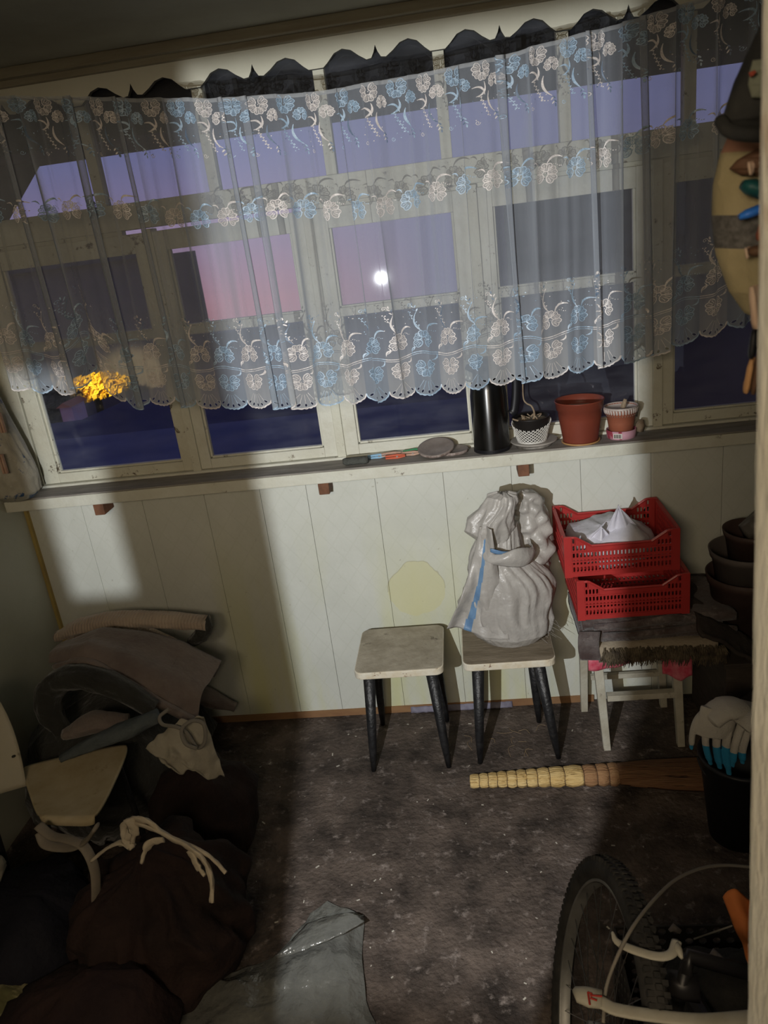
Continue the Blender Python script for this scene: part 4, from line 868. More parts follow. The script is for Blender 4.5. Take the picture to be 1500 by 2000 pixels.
b = MB().grid(fan, 30, 60); part('sweeping_head', b, mat('broom_head_brown', (.15, .07, .035, 1), (.22, .12, .06, 1), 20, .85, .8, 60, stretch=(.2, 4, 4)), br_, smooth=True, solid=.02)
# ---------------------------------------------------------------- floor crumbs
rnd = random.Random(12); b = MB()
for i in range(90):
    x, y = rnd.uniform(-.95, .45), rnd.uniform(1.25, 2.66); s_ = rnd.uniform(.0008, .0024); l = rnd.uniform(1, 3.5)*s_; a = rnd.uniform(0, PI)
    R = Matrix.Rotation(a, 3, 'Z'); b.box((x-l, y-s_, .0002), (x+l, y+s_, s_*.8), 0, R)
for i in range(12):
    x, y = rnd.gauss(.05, .08), rnd.gauss(2.52, .05); a = rnd.uniform(0, 6.3); l = rnd.uniform(.03, .07); b.tube(catm([(x, y, .002), (x+l*.5*math.cos(a), y+l*.5*math.sin(a), .008), (x+l*math.cos(a+.5), y+l*math.sin(a+.5), .002)], 3), .0008, 4, 1)
o = b.build('floor_crumbs', [mat('crumbs', (.45, .42, .36, 1), rough=.8), mat('straw_bits', (.28, .20, .12, 1), rough=.8)]); tag(o, 'pale crumbs and straw bits strewn over the dirty brown floor', 'debris', kind='stuff')
def at(px, py, Y=None, Z=None, X=None):   # world point on a given depth, height or side plane
    d = _f*1500 + _r2*(px-750) - _u2*(py-1000); o = Vector((0, 0, 1.9))
    t = ((Y-o.y)/d.y) if Y is not None else ((Z-o.z)/d.z if Z is not None else (X-o.x)/d.x)
    return o + d*t
# ---------------------------------------------------------------- heap in the left corner
M_r1 = mat('ribbed_brown_rug', (.42, .33, .26, 1), (.52, .42, .33, 1), 8, .95, .5, 40, sheen=.2)
nt1 = M_r1.node_tree; wv_ = nt1.nodes.new('ShaderNodeTexWave'); wv_.inputs['Scale'].default_value = 26; wv_.inputs['Distortion'].default_value = .6; tcw = nt1.nodes.new('ShaderNodeTexCoord'); nt1.links.new(tcw.outputs['Object'], wv_.inputs[0]); bpw = nt1.nodes.new('ShaderNodeBump'); bpw.inputs['Strength'].default_value = .6; bpw.inputs['Distance'].default_value = .006
nt1.links.new(wv_.outputs[1], bpw.inputs['Height']); nt1.links.new(bpw.outputs[0], nt1.nodes['Principled BSDF'].inputs['Normal'])
M_r2 = mat('taupe_rug_back', (.13, .10, .088, 1), (.20, .16, .14, 1), 7, .95, .5, 60, sheen=.2)
M_dk = mat('dark_blanket', (.022, .022, .020, 1), (.040, .040, .036, 1), 5, .95, .8, 14, sheen=.2, bdist=.03)
M_bb = mat('blue_grey_blanket', (.065, .078, .085, 1), (.10, .115, .118, 1), 5, .9, .8, 18, bdist=.03)
# top folded rug
tr1 = empty('rolled_rug', at(250, 1215, 2.52), 'ribbed light brown rug folded over, topmost in the left corner heap', 'rug')
def flatroll(pts, r, m, root, name, seed, flat=.62, mo=None):
    n_ = 8*(len(pts)-1)+1; rr = lin(r, n_) if hasattr(r[0], '__len__') else lin([(q,) for q in r], n_)
    rad = [(q[0], q[0]*flat) if len(q) == 1 else q for q in rr]
    return part(name, MB().tube(catm(pts, 8), rad, 40, jit=.18, seed=seed), m, root, smooth=True)
flatroll([at(112, 1243, 2.50), at(160, 1222, 2.50), at(230, 1210, 2.50), at(310, 1210, 2.50), at(405, 1217, 2.50)], [.030, .046, .048, .044, .040], M_r1, tr1, 'upper_fold', 1)
flatroll([at(120, 1262, 2.49), at(190, 1232, 2.52), at(270, 1228, 2.54), at(330, 1248, 2.52), at(352, 1262, 2.52)], [.022, .020, .020, .018, .014], M_r1, tr1, 'lower_edge', 2)
part('roll_end', MB().tube([at(398, 1217, 2.50), at(400, 1218, 2.50), at(392, 1240, 2.50), at(372, 1255, 2.51)], [.037, .030, .028, .018], 20, jit=.3, seed=4), M_dk, tr1, smooth=True)
# second rug: broad slab curving down to the right
tr2 = empty('draped_rug', at(260, 1300, 2.45), 'broad taupe rug folded and sloping down to the right under the ribbed rug', 'rug')
uc = lin([tuple(at(x, y, Y)) for x, y, Y in ((150, 1258, 2.36), (215, 1238, 2.38), (300, 1246, 2.40), (365, 1270, 2.40), (430, 1300, 2.40))], 41); lc = lin([tuple(at(x, y, Y)) for x, y, Y in ((103, 1296, 2.18), (170, 1286, 2.14), (250, 1326, 2.12), (320, 1368, 2.12), (382, 1402, 2.14))], 41)
def slab(u, v):
    i = min(39, int(u*40)); f = u*40-i; a = Vector(uc[i]).lerp(Vector(uc[i+1]), f); c = Vector(lc[i]).lerp(Vector(lc[i+1]), f); p = a.lerp(c, v)
    return p+Vector((0, -.03*math.sin(PI*v), .035*math.sin(PI*v)+.008*math.sin(v*9+u*2)+.012*noise.noise(Vector((u*5, v*3, 2)))))
part('folded_sheet', MB().grid(slab, 60, 24), M_r2, tr2, smooth=True, solid=.035)
flatroll([at(108, 1302, 2.16), at(170, 1294, 2.12), at(250, 1336, 2.10), at(320, 1378, 2.10), at(378, 1408, 2.12)], [.014, .018, .018, .018, .016], M_r2, tr2, 'front_fold', 6, .8)
tr3 = empty('rug_stack', at(400, 1310, 2.60), 'dark brown folded rugs behind the draped rug against the wall', 'rug')
flatroll([at(330, 1262, 2.62), at(380, 1285, 2.62), at(425, 1310, 2.62)], [.045, .048, .040], M_r2, tr3, 'upper_fold', 8)
flatroll([at(330, 1330, 2.60), at(400, 1360, 2.60), at(460, 1382, 2.60)], [.055, .05, .026], M_r2, tr3, 'lower_fold', 9)
flatroll([at(200, 1300, 2.58), at(300, 1330, 2.6), at(400, 1440, 2.58)], [.10, .12, .10], M_dk, tr3, 'core_fold', 10)
# dark bundle (big bag) beneath
db = empty('dark_bundle', (-1.40, 2.36, 0), 'big round dark green grey blanket bundle filling the left corner', 'bundle')
b = MB().lathe([(.05, .0), (.26, .01), (.31, .08), (.32, .17), (.29, .26), (.24, .36), (.16, .44), (.02, .48)], (-1.41, 2.30, 0), 80); b.noisy(.06, 5, 2, 3); b.v = [(max(XL+.004, x), min(W-.012, y), max(.001, z)) for x, y, z in b.v]
part('bundle_body', b, M_dk, db, smooth=True)
flatroll([at(125, 1430, 2.02), at(95, 1385, 2.04), at(105, 1342, 2.06), at(150, 1322, 2.06), at(220, 1338, 2.06), at(300, 1385, 2.06)], [.03, .045, .05, .05, .05, .04], M_dk, db, 'rolled_edge', 12, .8)
flatroll([at(130, 1432, 2.0), at(180, 1412, 2.0), at(250, 1410, 2.02)], [.03, .05, .035], M_r2, db, 'brown_flap', 13, .6)
bbk = empty('blue_blanket', at(240, 1430, 2.02), 'blue grey blanket strip laid across the front of the dark bundle', 'blanket')
flatroll([at(120, 1480, 1.92), at(180, 1452, 1.94), at(240, 1428, 1.96), at(310, 1398, 2.0)], [.018, .030, .036, .030], M_bb, bbk, 'blanket_fold', 14, .7)
# cream cloth thrown over a dark red bag, with cord loops
M_rdb = mat('dark_red_cloth', (.011, .006, .005, 1), (.024, .012, .0095, 1), 6, .9, .8, 14, bdist=.03)
M_cr = mat('cream_cloth', (.28, .255, .20, 1), (.38, .35, .28, 1), 6, .85, .7, 22, bdist=.015)
rb = empty('red_sack', (-1.02, 2.02, 0), 'dark red brown sack standing under the cream cloth', 'sack')
b = MB().lathe([(.03, 0), (.16, .01), (.185, .08), (.175, .17), (.14, .25), (.10, .30), (.03, .335)], (-1.0, 2.02, 0), 70); b.noisy(.05, 6, 8, 3); b.v = [(x, y, max(.001, z)) for x, y, z in b.v]; part('sack_body', b, M_rdb, rb, smooth=True)
cc = empty('cream_cloth', at(370, 1440, 1.98), 'crumpled cream cloth with a dangling corner draped on the dark red sack', 'cloth')
def cl(u, v):
    a = Vector(at(285, 1462, 1.90)); c = Vector(at(398, 1400, 1.96)); d_ = Vector(at(440, 1522, 1.93)); e_ = Vector(at(330, 1500, 1.84))
    p = a.lerp(c, u).lerp(e_.lerp(d_, u), v); k = .5+.5*u
    return p + Vector((0, -.030*math.sin(PI*v)*math.sin(PI*u)+.010*noise.noise(Vector((u*5, v*5, 1))), .030*math.sin(PI*u)*(1-v)+.016*noise.noise(Vector((u*7, v*4, 5)))-.01*math.sin(u*11)*v))
part('cloth', MB().grid(cl, 50, 40), M_cr, cc, smooth=True, solid=.004)
part('loop', MB().tube(catm([at(330, 1385, 1.97), at(312, 1400, 1.95), at(318, 1415, 1.93), at(345, 1420, 1.91), at(365, 1432, 1.90), at(385, 1460, 1.89), at(400, 1448, 1.89), at(398, 1415, 1.90), at(375, 1408, 1.91), at(355, 1425, 1.89), at(362, 1452, 1.87), at(385, 1462, 1.87)], 6), .006, 8), mat('grey_cord', (.20, .185, .16, 1), rough=.9), cc, smooth=True)
# big dark red cloth bundles in front, tied with a cream strip
def RDG(x, y, z):
    a = math.atan2(y-1.60, x+.99); return (.10*math.sin(a*7+z*9+1.5*math.sin(a*2))+.05*math.sin(a*17+z*14)-.03)*min(1, z*5)
bun = empty('tied_bundle', (-1.02, 1.62, 0), 'large dark red brown cloth bundle tied with a cream fabric strip', 'bundle')
b = MB().lathe(lin([(.05, 0), (.235, .01), (.262, .08), (.25, .17), (.21, .26), (.14, .32), (.07, .35), (.02, .38)], 36), (-.99, 1.60, 0), 140); b.v = [(-.99+(x+.99)*(1+RDG(x, y, z)), 1.60+(y-1.60)*(1+RDG(x, y, z)), z) for x, y, z in b.v]; b.noisy(.035, 5, 11, 3); b.v = [(x, y, max(.001, z)) for x, y, z in b.v]; part('bundle_body', b, M_rdb, bun, smooth=True)
M_st = mat('cream_fabric_strip', (.40, .34, .25, 1), (.52, .45, .34, 1), 20, .85, .4, 60)
def strip(pts, Ys, w_, nm, seed=1):
    P_ = [at(x, y, Yy) for (x, y), Yy in zip(pts, Ys)]; n_ = 8*(len(P_)-1)+1
    return part(nm, MB().tube(catm(P_, 8), [(w_*(1 if i < n_-6 else .45), w_*.42) for i in range(n_)], 14, jit=.5, seed=seed, up=(0, 1, .3)), M_st, bun, smooth=True)
strip([(232, 1650), (250, 1640), (262, 1610), (300, 1620), (345, 1640), (390, 1660), (420, 1682), (441, 1705)], [1.50, 1.48, 1.47, 1.44, 1.42, 1.40, 1.38, 1.36], .011, 'tie_strip', 1)
strip([(262, 1600), (290, 1605), (325, 1632), (370, 1655), (398, 1680), (412, 1715), (414, 1762)], [1.47, 1.45, 1.43, 1.40, 1.38, 1.35, 1.33], .014, 'tie_strip', 2)
strip([(320, 1640), (290, 1650), (276, 1685)], [1.44, 1.43, 1.42], .012, 'tie_strip', 3)
strip([(370, 1660), (385, 1690), (400, 1710)], [1.40, 1.38, 1.36], .011, 'tie_strip', 4)
strip([(262, 1600), (244, 1612), (245, 1640), (258, 1655), (235, 1645), (205, 1660), (178, 1682)], [1.47, 1.48, 1.48, 1.47, 1.49, 1.50, 1.50], .010, 'tie_strip', 5)
strip([(250, 1600), (262, 1622), (258, 1645)], [1.46, 1.46, 1.46], .014, 'tie_strip', 6)
# second bundle in front left
b2 = empty('cloth_bundle', (-1.0, 1.34, 0), 'lower dark maroon cloth bundle in front of the tied one', 'bundle')
b = MB().lathe([(.05, 0), (.19, .01), (.215, .07), (.195, .14), (.13, .20), (.03, .225)], (-1.07, 1.30, 0), 80); b.noisy(.05, 6, 21, 3); b.v = [(x, y, max(.001, z)) for x, y, z in b.v]; part('bundle_body', b, mat('maroon_cloth', (.014, .007, .008, 1), (.026, .013, .011, 1), 6, .9, .6, 14, bdist=.03), b2, smooth=True)
# dark blue black bag under the chair
b3 = empty('black_bag', (-1.38, 1.62, 0), 'black bag on the floor under the cream chair', 'bag')
b = MB().lathe([(.05, 0), (.20, .01), (.23, .12), (.20, .22), (.10, .27), (.02, .28)], (-1.40, 1.56, 0), 70); b.noisy(.05, 6, 31, 3); b.v = [(max(XL+.01, x), y, max(.001, z)) for x, y, z in b.v]; part('bag_body', b, mat('black_plastic_bag', (.010, .010, .015, 1), rough=.75, spec=.15, bump=.6, bs=20, bdist=.02), b3, smooth=True)
# cream chair: seat and back shells on bent legs
ch = empty('cream_chair', (-1.34, 1.80, 0), 'old cream shell chair with a stained yellowish seat at the left edge', 'chair')
M_ch = mat('cream_chair_paint', (.40, .36, .26, 1), (.46, .42, .32, 1), 4, .5, .1, 20); M_cs = mat('stained_seat', (.36, .29, .165, 1), (.46, .39, .26, 1), 7, .6, .1, 30, c3=(.16, .11, .05, 1), s3=16, t3=(.60, .74))
ZQ = .42
c4 = [Vector(at(*q, Z=ZQ)) for q in ((40, 1500), (257, 1452), (188, 1612), (76, 1608))]
def seatf(u, v):
    # rounded quadrilateral
    p = c4[0].lerp(c4[1], u).lerp(c4[3].lerp(c4[2], u), v); ctr = (c4[0]+c4[1]+c4[2]+c4[3])/4
    cu, cv = abs(2*u-1), abs(2*v-1); k = 1-.085*(cu*cv)**5
    q = ctr+(p-ctr)*k; q.z = ZQ+.018*(v-.35)**2*4*.5-.01*math.sin(PI*u)*math.sin(PI*v)-(.02 if v > .97 else 0); return q
part('seat', MB().grid(seatf, 36, 30), M_cs, ch, smooth=True, solid=.008)
def backf(u, v):
    a = Vector(at(52, 1535, Z=ZQ-.01)) ; d_ = Vector((-.245, -.10, 0)); h = .30*v
    w_ = 1-.15*v*v; p = a + d_*(u) + Vector((-.035*v+ .0*u, .12*v, h)); 
    if u < .5: p.x += -.07*(v**3)*(1-u*2)
    return p
part('backrest', MB().grid(backf, 24, 24), M_ch, ch, smooth=True, solid=.008)
part('bolt', MB().lathe([(.006, 0), (.006, .003)], tuple(at(27, 1478, 1.835)), 10), mat('dark_bolt', (.03, .03, .02, 1)), ch)
for pts in ([(75, 1612), (100, 1632), (135, 1640), (165, 1655), (185, 1700), (188, 1760)], [(78, 1625), (92, 1650), (140, 1655), (170, 1640), (188, 1615)]):
    P_ = [at(x, y, 1.62-.02*i) for i, (x, y) in enumerate(pts)]
    part('bent_leg', MB().tube(catm(P_, 8), [(.015, .006)]*(8*(len(P_)-1)+1), 10), mat('bent_ply', (.17, .145, .11, 1), (.21, .18, .14, 1), 20, .6) if 'bent_ply' not in bpy.data.materials else bpy.data.materials['bent_ply'], ch, smooth=True)
for (x, y) in ((-1.50, 1.95), (-1.20, 1.95), (-1.50, 1.72)):
    part('leg', MB().tube([(x-.02*(1 if x < -1.3 else -1), y, 0), (x, y, ZQ-.005)], .010, 10), M_black, ch)
# bits at the very left edge
lb = empty('foam_block', at(40, 1960, Z=.1), 'mottled green yellow foam block at the bottom left corner', 'foam')
b = MB().tube([at(-60, 1960, Z=.10), at(10, 1955, Z=.11), at(60, 1975, Z=.10), at(75, 2040, Z=.08)], [.05, .07, .07, .05], 30, jit=.4, seed=4); part('block', b, mat('mottled_foam', (.10, .095, .04, 1), (.26, .23, .12, 1), 12, .95, .6, 50, ramp=(.45, .55)), lb, smooth=True)
b = MB().tube([at(-60, 1740, Z=.30), at(-20, 1700, Z=.32), at(2, 1680, Z=.32)], [.04, .04, .022], 20, jit=.3, seed=8); tag(b.build('pale_bundle', M_cr, smooth=True), 'pale rounded bundle end poking in at the left edge below the chair', 'bundle')
b = MB().lathe([(.03, 0), (.14, .01), (.16, .07), (.12, .14), (.02, .17)], tuple(at(-10, 1850, Z=0)), 50); b.noisy(.03, 8, 41, 3); b.v = [(max(XL+.01, x), y, max(.001, z)) for x, y, z in b.v]; tag(b.build('dark_rag', mat('dark_green_rag', (.018, .02, .018, 1), (.035, .04, .032, 1), 10, .9, .5, 20), smooth=True), 'dark green black rag heap at the left edge above the foam block', 'rag')
# clear grey plastic sheet, bottom centre
M_ps = mat('grey_plastic_sheet', (.09, .09, .082, 1), (.15, .15, .135, 1), 5, .22, .9, 11, spec=.7, bdist=.03)
pb = empty('plastic_sheet', at(600, 1900, Z=0), 'greyish translucent plastic bag lying folded on the floor, bottom centre', 'plastic bag')
out = [(640, 1765), (700, 1792), (712, 1800), (708, 1870), (716, 1960), (712, 2060), (300, 2060), (330, 1990), (365, 1925), (420, 1918), (520, 1880), (560, 1850), (590, 1815)]
def inside(x, y): pass
cx_, cy_ = 560, 1960; ctr = Vector(at(cx_, cy_, Z=.0))
rim_ = [Vector(at(x, y, Z=0)) for x, y in out]; rim_ = catm(rim_+[rim_[0]], 5)[:-1]; NR = len(rim_)
b = MB(); k0 = 18
for i in range(k0+1):
    t = i/k0
    for q in rim_:
        p = ctr.lerp(q, t); h = .006+.035*(1-t**3)+.022*noise.noise(Vector((p.x*9, p.y*9, 2)))*(1-t**6)+.016*abs(noise.noise(Vector((p.x*24+p.y*8, p.y*12, 5))))+.014*(1 if t > .9 else 0)*abs(noise.noise(Vector((p.x*12, p.y*12, 7))))
        b.v.append((p.x, p.y, max(.002, h)))
for i in range(k0):
    for j in range(NR): b.face((i*NR+j, i*NR+(j+1) % NR, (i+1)*NR+(j+1) % NR, (i+1)*NR+j))
part('sheet', b, M_ps, pb, smooth=True)
def foldf(u, v):
    a = Vector(at(540, 1872, Z=.03)); m_ = Vector(at(640, 1845, Z=.075)); c = Vector(at(712, 1800, Z=.06)); e_ = Vector(at(640, 1765, Z=.045)); d_ = Vector(at(585, 1815, Z=.03))
    lo_ = a.lerp(m_, u).lerp(m_.lerp(c, u), u); hi_ = a.lerp(d_, u).lerp(e_.lerp(c, max(0, u*1.0-.0)) if False else d_.lerp(e_, u), u)
    hi_ = hi_.lerp(c, .55*max(0, u-.6)/.4)
    return lo_.lerp(hi_, v)+Vector((0, 0, .012*math.sin(PI*v)+.004*noise.noise(Vector((u*9, v*9, 1)))))
part('folded_corner', MB().grid(foldf, 40, 14), M_ps, pb, smooth=True, solid=.0015)
# ---------------------------------------------------------------- hanging patterned bag at the left wall
hb = empty('carrier_bag', (-1.66, 2.57, 1.55), 'white plastic carrier bag with blue print hanging on the left wall by the sill', 'bag')
M_hb = mat('printed_bag', (.34, .32, .26, 1), (.40, .38, .31, 1), 6, .45, .6, 20, c3=(.03, .07, .16, 1), s3=11, t3=(.56, .60), bdist=.015)
secs = lin([(1.60, .02, .010), (1.52, .045, .03), (1.42, .06, .05), (1.32, .075, .075), (1.22, .085, .095), (1.16, .08, .09), (1.135, .05, .06), (1.127, .02, .02)], 40); b = MB()
for z, ry, rx in secs:
    for j in range(60):
        th = 2*PI*j/60; c, s = math.cos(th), math.sin(th); k = 1-.2*abs(noise.noise(Vector((c*3, s*3+z*3, z*9)))); b.v.append((max(XL+.003, -1.665+rx*c*k), 2.575+ry*s*k, z))
for i in range(39):
    for j in range(60): b.face((i*60+j, i*60+(j+1) % 60, (i+1)*60+(j+1) % 60, (i+1)*60+j))
b.face(list(range(60))[::-1]); b.face([39*60+j for j in range(60)]); part('bag_body', b, M_hb, hb, smooth=True)
part('handle', MB().tube([(-1.68, 2.575, 1.59), (-1.72, 2.575, 1.75), (-1.745, 2.575, 1.78)], .005, 6), M_hb, hb)
for i, (px, py) in enumerate(((4, 825), (8, 905))):
    q = at(px, py, Y=2.47); pg_ = empty('clothes_peg', tuple(q), ('upper' if i == 0 else 'lower')+' wooden clothes peg clipped to the hanging printed bag', 'clothes peg')
    for sd in (-1, 1): part('jaw', MB().box((q.x-.004+.005*sd, q.y-.012, q.z-.035), (q.x+.003+.005*sd, q.y, q.z+.035)), M_pw, pg_, bevel=.001)
# ---------------------------------------------------------------- right side: pots, heap, bucket, gloves
M_pm = mat('dusty_maroon_pot', (.060, .035, .030, 1), (.085, .055, .048, 1), 10, .6, .2, 30)
M_pgk = mat('grey_pot', (.10, .085, .08, 1), (.13, .11, .10, 1), 10, .6, .2, 30)
def nest(name, c, r, h, m, label):
    o = MB().lathe([(r*.72, 0), (r*.95, h*.86), (r*1.0, h*.87), (r*1.05, h), (r*1.0, h), (r*.9, h*.8), (r*.68, h*.1), (.002, h*.1)], c, 48).build(name, m, loc=c, smooth=True); tag(o, label, 'flower pot', 'stacked empty pots in the right corner')
cxp = at(1470, 1150, 2.42)
tb = empty('wooden_box', (.93, 2.5, 0), 'dark wooden box in the right corner carrying the stacked pots', 'box')
part('box_body', MB().box((.80, 2.32, .001), (1.18, 2.70, .375)), mat('dark_box_wood', (.05, .04, .032, 1), (.07, .055, .045, 1), 8, .8, .3, 30, stretch=(1, 1, 4)), tb, bevel=.004)
part('lid', MB().box((.79, 2.315, .3751), (1.19, 2.71, .395)), bpy.data.materials['dark_box_wood'], tb, bevel=.004)
nest('flower_pot', (.915, 2.50, .396), .125, .25, M_pm, 'large dusty maroon flower pot, bottom of the stack in the right corner')
nest('flower_pot', (.915, 2.50, .535), .118, .20, M_pgk, 'greyish flower pot, middle one of the stack in the right corner')
nest('flower_pot', (.935, 2.50, .635), .095, .17, M_pm, 'dark reddish flower pot with broken rim, topmost of the corner stack')
tag(MB().tube([(.89, 2.46, .807), (.95, 2.47, .835), (1.01, 2.5, .82)], [.03, .05, .03], 16, jit=.5, seed=4).build('crumpled_film', mat('grey_film', (.12, .11, .10, 1), rough=.3), smooth=True), 'crumpled grey film lying on top of the stacked pots', 'film')
hp = empty('dark_sack', (.92, 2.15, 0), 'dark heavy cloth sack slumped in the right corner behind the gloves', 'sack')
b = MB().lathe([(.05, 0), (.16, .01), (.20, .12), (.19, .28), (.15, .40), (.07, .47), (.01, .49)], (.98, 2.14, 0), 70); b.noisy(.07, 5, 51, 3); b.v = [(x, min(y, 2.29), max(.001, z)) for x, y, z in b.v]; part('sack_body', b, mat('dark_brown_cloth', (.030, .025, .020, 1), (.05, .042, .035, 1), 6, .95, .8, 16, bdist=.03), hp, smooth=True)
dkb = at(1345, 1215, 2.44)
def drape(u, v):
    a, c, d_, e_ = Vector((.74, 2.55, .60)), Vector((.80, 2.60, .50)), Vector((.80, 2.20, .40)), Vector((.70, 2.30, .56)); p = a.lerp(c, u).lerp(e_.lerp(d_, u), v)
    p = Vector((.70+.22*u, 2.62-.38*v, .585-.17*u**1.5-.03*v)); return p+Vector((.01*math.sin(v*12), 0, .012*math.sin(v*16+u*4)*u+.016*noise.noise(Vector((u*5, v*6, 3)))))
tag(MB().grid(drape, 30, 40).build('dark_blanket', mat('dark_brown_blanket', (.035, .027, .023, 1), (.055, .045, .038, 1), 7, .95, .6, 40), smooth=True, solid=.012), 'dark brown blanket edge sagging from the folded rug towards the stacked pots', 'blanket')
bk = empty('black_bucket', (.735, 1.98, 0), 'black plastic bucket with work gloves over its rim at the right edge', 'bucket')
M_bk = mat('black_bucket_plastic', (.010, .011, .013, 1), (.016, .017, .02, 1), 20, .5)
part('bucket_body', MB().lathe([(.085, .0), (.118, .29), (.124, .292), (.124, .302), (.114, .302), (.082, .01), (.002, .01)], (.735, 1.98, 0), 56), M_bk, bk, smooth=True)
part('handle', MB().tube(catm([(.735+.128*math.cos(a), 1.98+.05*math.sin(a)*-1, .295-.09*abs(math.sin(a))) for a in [PI*i/8 for i in range(9)]], 4), .003, 8), M_bk, bk)
# gloves: knitted white, blue dipped finger tips
def glove_material():
    m = mat('white_knit', (.36, .34, .30, 1), (.42, .40, .355, 1), 10, .9, .5, 200, bdist=.004); n = m.node_tree; b = n.nodes['Principled BSDF']; src = b.inputs['Base Color'].links[0].from_socket
    g = n.nodes.new('ShaderNodeNewGeometry'); sp = n.nodes.new('ShaderNodeSeparateXYZ'); n.links.new(g.outputs['Position'], sp.inputs[0])
    nz = n.nodes.new('ShaderNodeTexNoise'); nz.inputs['Scale'].default_value = 25; n.links.new(g.outputs['Position'], nz.inputs[0]); a = n.nodes.new('ShaderNodeMath'); a.operation = 'MULTIPLY'; a.inputs[1].default_value = .03; n.links.new(nz.outputs[0], a.inputs[0])
    a2 = n.nodes.new('ShaderNodeMath'); a2.operation = 'ADD'; n.links.new(sp.outputs['Z'], a2.inputs[0]); n.links.new(a.outputs[0], a2.inputs[1]); lt = n.nodes.new('ShaderNodeMath'); lt.operation = 'LESS_THAN'; n.links.new(a2.outputs[0], lt.inputs[0]); lt.inputs[1].default_value = GZ
    mx = n.nodes.new('ShaderNodeMixRGB'); n.links.new(lt.outputs[0], mx.inputs[0]); n.links.new(src, mx.inputs[1]); mx.inputs[2].default_value = (.02, .20, .36, 1); n.links.new(mx.outputs[0], b.inputs['Base Color']); return m
YG = 1.86
q_ = at(1400, 1438, YG); GZ = q_.z-.002
M_gl = glove_material()
gr = empty('work_glove', tuple(at(1400, 1410, YG)), 'white knitted work glove with blue dipped fingertips draped over the black bucket', 'glove')
def fing(b, pts, r, dy=0): b.tube(catm([at(x, y, YG+dy+o) for x, y, o in pts], 5), [(q, q*.75) for q in [r*(1-.12*i/(5*(len(pts)-1))) if i < 5*(len(pts)-1)-1 else r*.6 for i in range(5*(len(pts)-1)+1)]], 14)
b = MB()
b.tube(catm([at(1470, 1388, YG+.05), at(1440, 1382, YG+.01), at(1410, 1386, YG-.005), at(1385, 1404, YG-.01)], 6), [(.045, .022)]*6+[(.05, .026)]*6+[(.046, .024)]*6+[(.03, .02)], 22)
b.tube(catm([at(1405, 1385, YG), at(1400, 1410, YG-.012), at(1395, 1434, YG-.012)], 6), [(.052, .022)]*13, 22, up=(0, 1, 0))
fing(b, [(1378, 1388, 0), (1362, 1405, -.005), (1353, 1430, -.008), (1350, 1462, -.005)], .0115)
fing(b, [(1385, 1415, -.01), (1378, 1440, -.016), (1380, 1464, -.014), (1388, 1492, -.01)], .0118)
fing(b, [(1405, 1415, -.012), (1400, 1440, -.02), (1400, 1466, -.02), (1406, 1500, -.014)], .0125)
fing(b, [(1425, 1415, -.012), (1420, 1440, -.022), (1418, 1468, -.022), (1424, 1512, -.018)], .013)
part('glove_body', b, M_gl, gr, remesh=.0022)
g2 = empty('work_glove', tuple(at(1445, 1420, YG-.03)), 'second white glove with blue tips lying over the first one by the door post', 'glove')
b = MB(); b.tube(catm([at(1490, 1395, YG-.01), at(1462, 1402, YG-.035), at(1446, 1418, YG-.045)], 6), [(.035, .018)]*13, 20)
fing(b, [(1450, 1410, -.04), (1440, 1440, -.048), (1434, 1464, -.05), (1430, 1496, -.046)], .0125)
fing(b, [(1462, 1412, -.04), (1456, 1440, -.048), (1450, 1466, -.05), (1450, 1490, -.046)], .012)
part('glove_body', b, M_gl, g2, remesh=.0022)
# ---------------------------------------------------------------- bicycle (rear wheel towards the camera)
bi = empty('bicycle', (.165, 1.10, 0), 'old mountain bicycle leaning at the lower right with knobbly tyre and cables', 'bicycle')
wc = Vector((.165, 1.10, .337)); ph, tl = 1.61, -.24
e1 = Vector((math.cos(ph), math.sin(ph), 0)); nn = Vector((-math.sin(ph), math.cos(ph), 0)); e2 = Vector((0, 0, 1))*math.cos(tl)+nn*math.sin(tl); ax = e1.cross(e2)
cp = lambda r, t, o=0: wc+e1*(r*math.cos(t))+e2*(r*math.sin(t))+ax*o
M_ty = mat('tyre_rubber', (.012, .012, .012, 1), (.035, .033, .03, 1), 18, .85, .4, 40); M_rim = mat('dusty_rim', (.22, .22, .21, 1), (.14, .14, .135, 1), 12, .45, metal=.6)
wl = part('tyre', MB().tube([cp(.308, 2*PI*i/96) for i in range(97)], .0235, 18, caps=False), M_ty, bi, smooth=True)
b = MB()
for i in range(110):
    t = 2*PI*i/110
    for o_k, rr in ((-.014, .327), (0, .332), (.014, .327)):
        tt = t+(.5*2*PI/110 if o_k == 0 else 0); a0 = cp(rr-.008, tt, o_k); d1 = (cp(rr, tt+.02, o_k)-cp(rr, tt-.02, o_k)).normalized()*.0045; d2 = ax*.0055; d3 = (cp(rr, tt, o_k)-a0).normalized()
        vs_ = [a0+s1*d1+s2*d2+d3*h for h in (0, .012) for s1, s2 in ((-1, -1), (1, -1), (1, 1), (-1, 1))]; b.add(vs_, [(0,3,2,1),(4,5,6,7),(0,1,5,4),(1,2,6,5),(2,3,7,6),(3,0,4,7)])
k_ = b.build('tread_knobs', M_ty, wl); k_['kind'] = 'stuff'
b = MB()
for i in range(97): pass
b.tube([cp(.284, 2*PI*i/96, -.010) for i in range(97)], .0042, 8, caps=False); b.tube([cp(.284, 2*PI*i/96, .010) for i in range(97)], .0042, 8, caps=False); b.grid(lambda u, v: cp(.277+.002*math.cos(v*PI), 2*PI*u, .011*(2*v-1)), 96, 4)
part('rim', b, M_rim, bi, smooth=True)
M_spk = mat('spoke_steel', (.30, .30, .30, 1), metal=1, rough=.4)
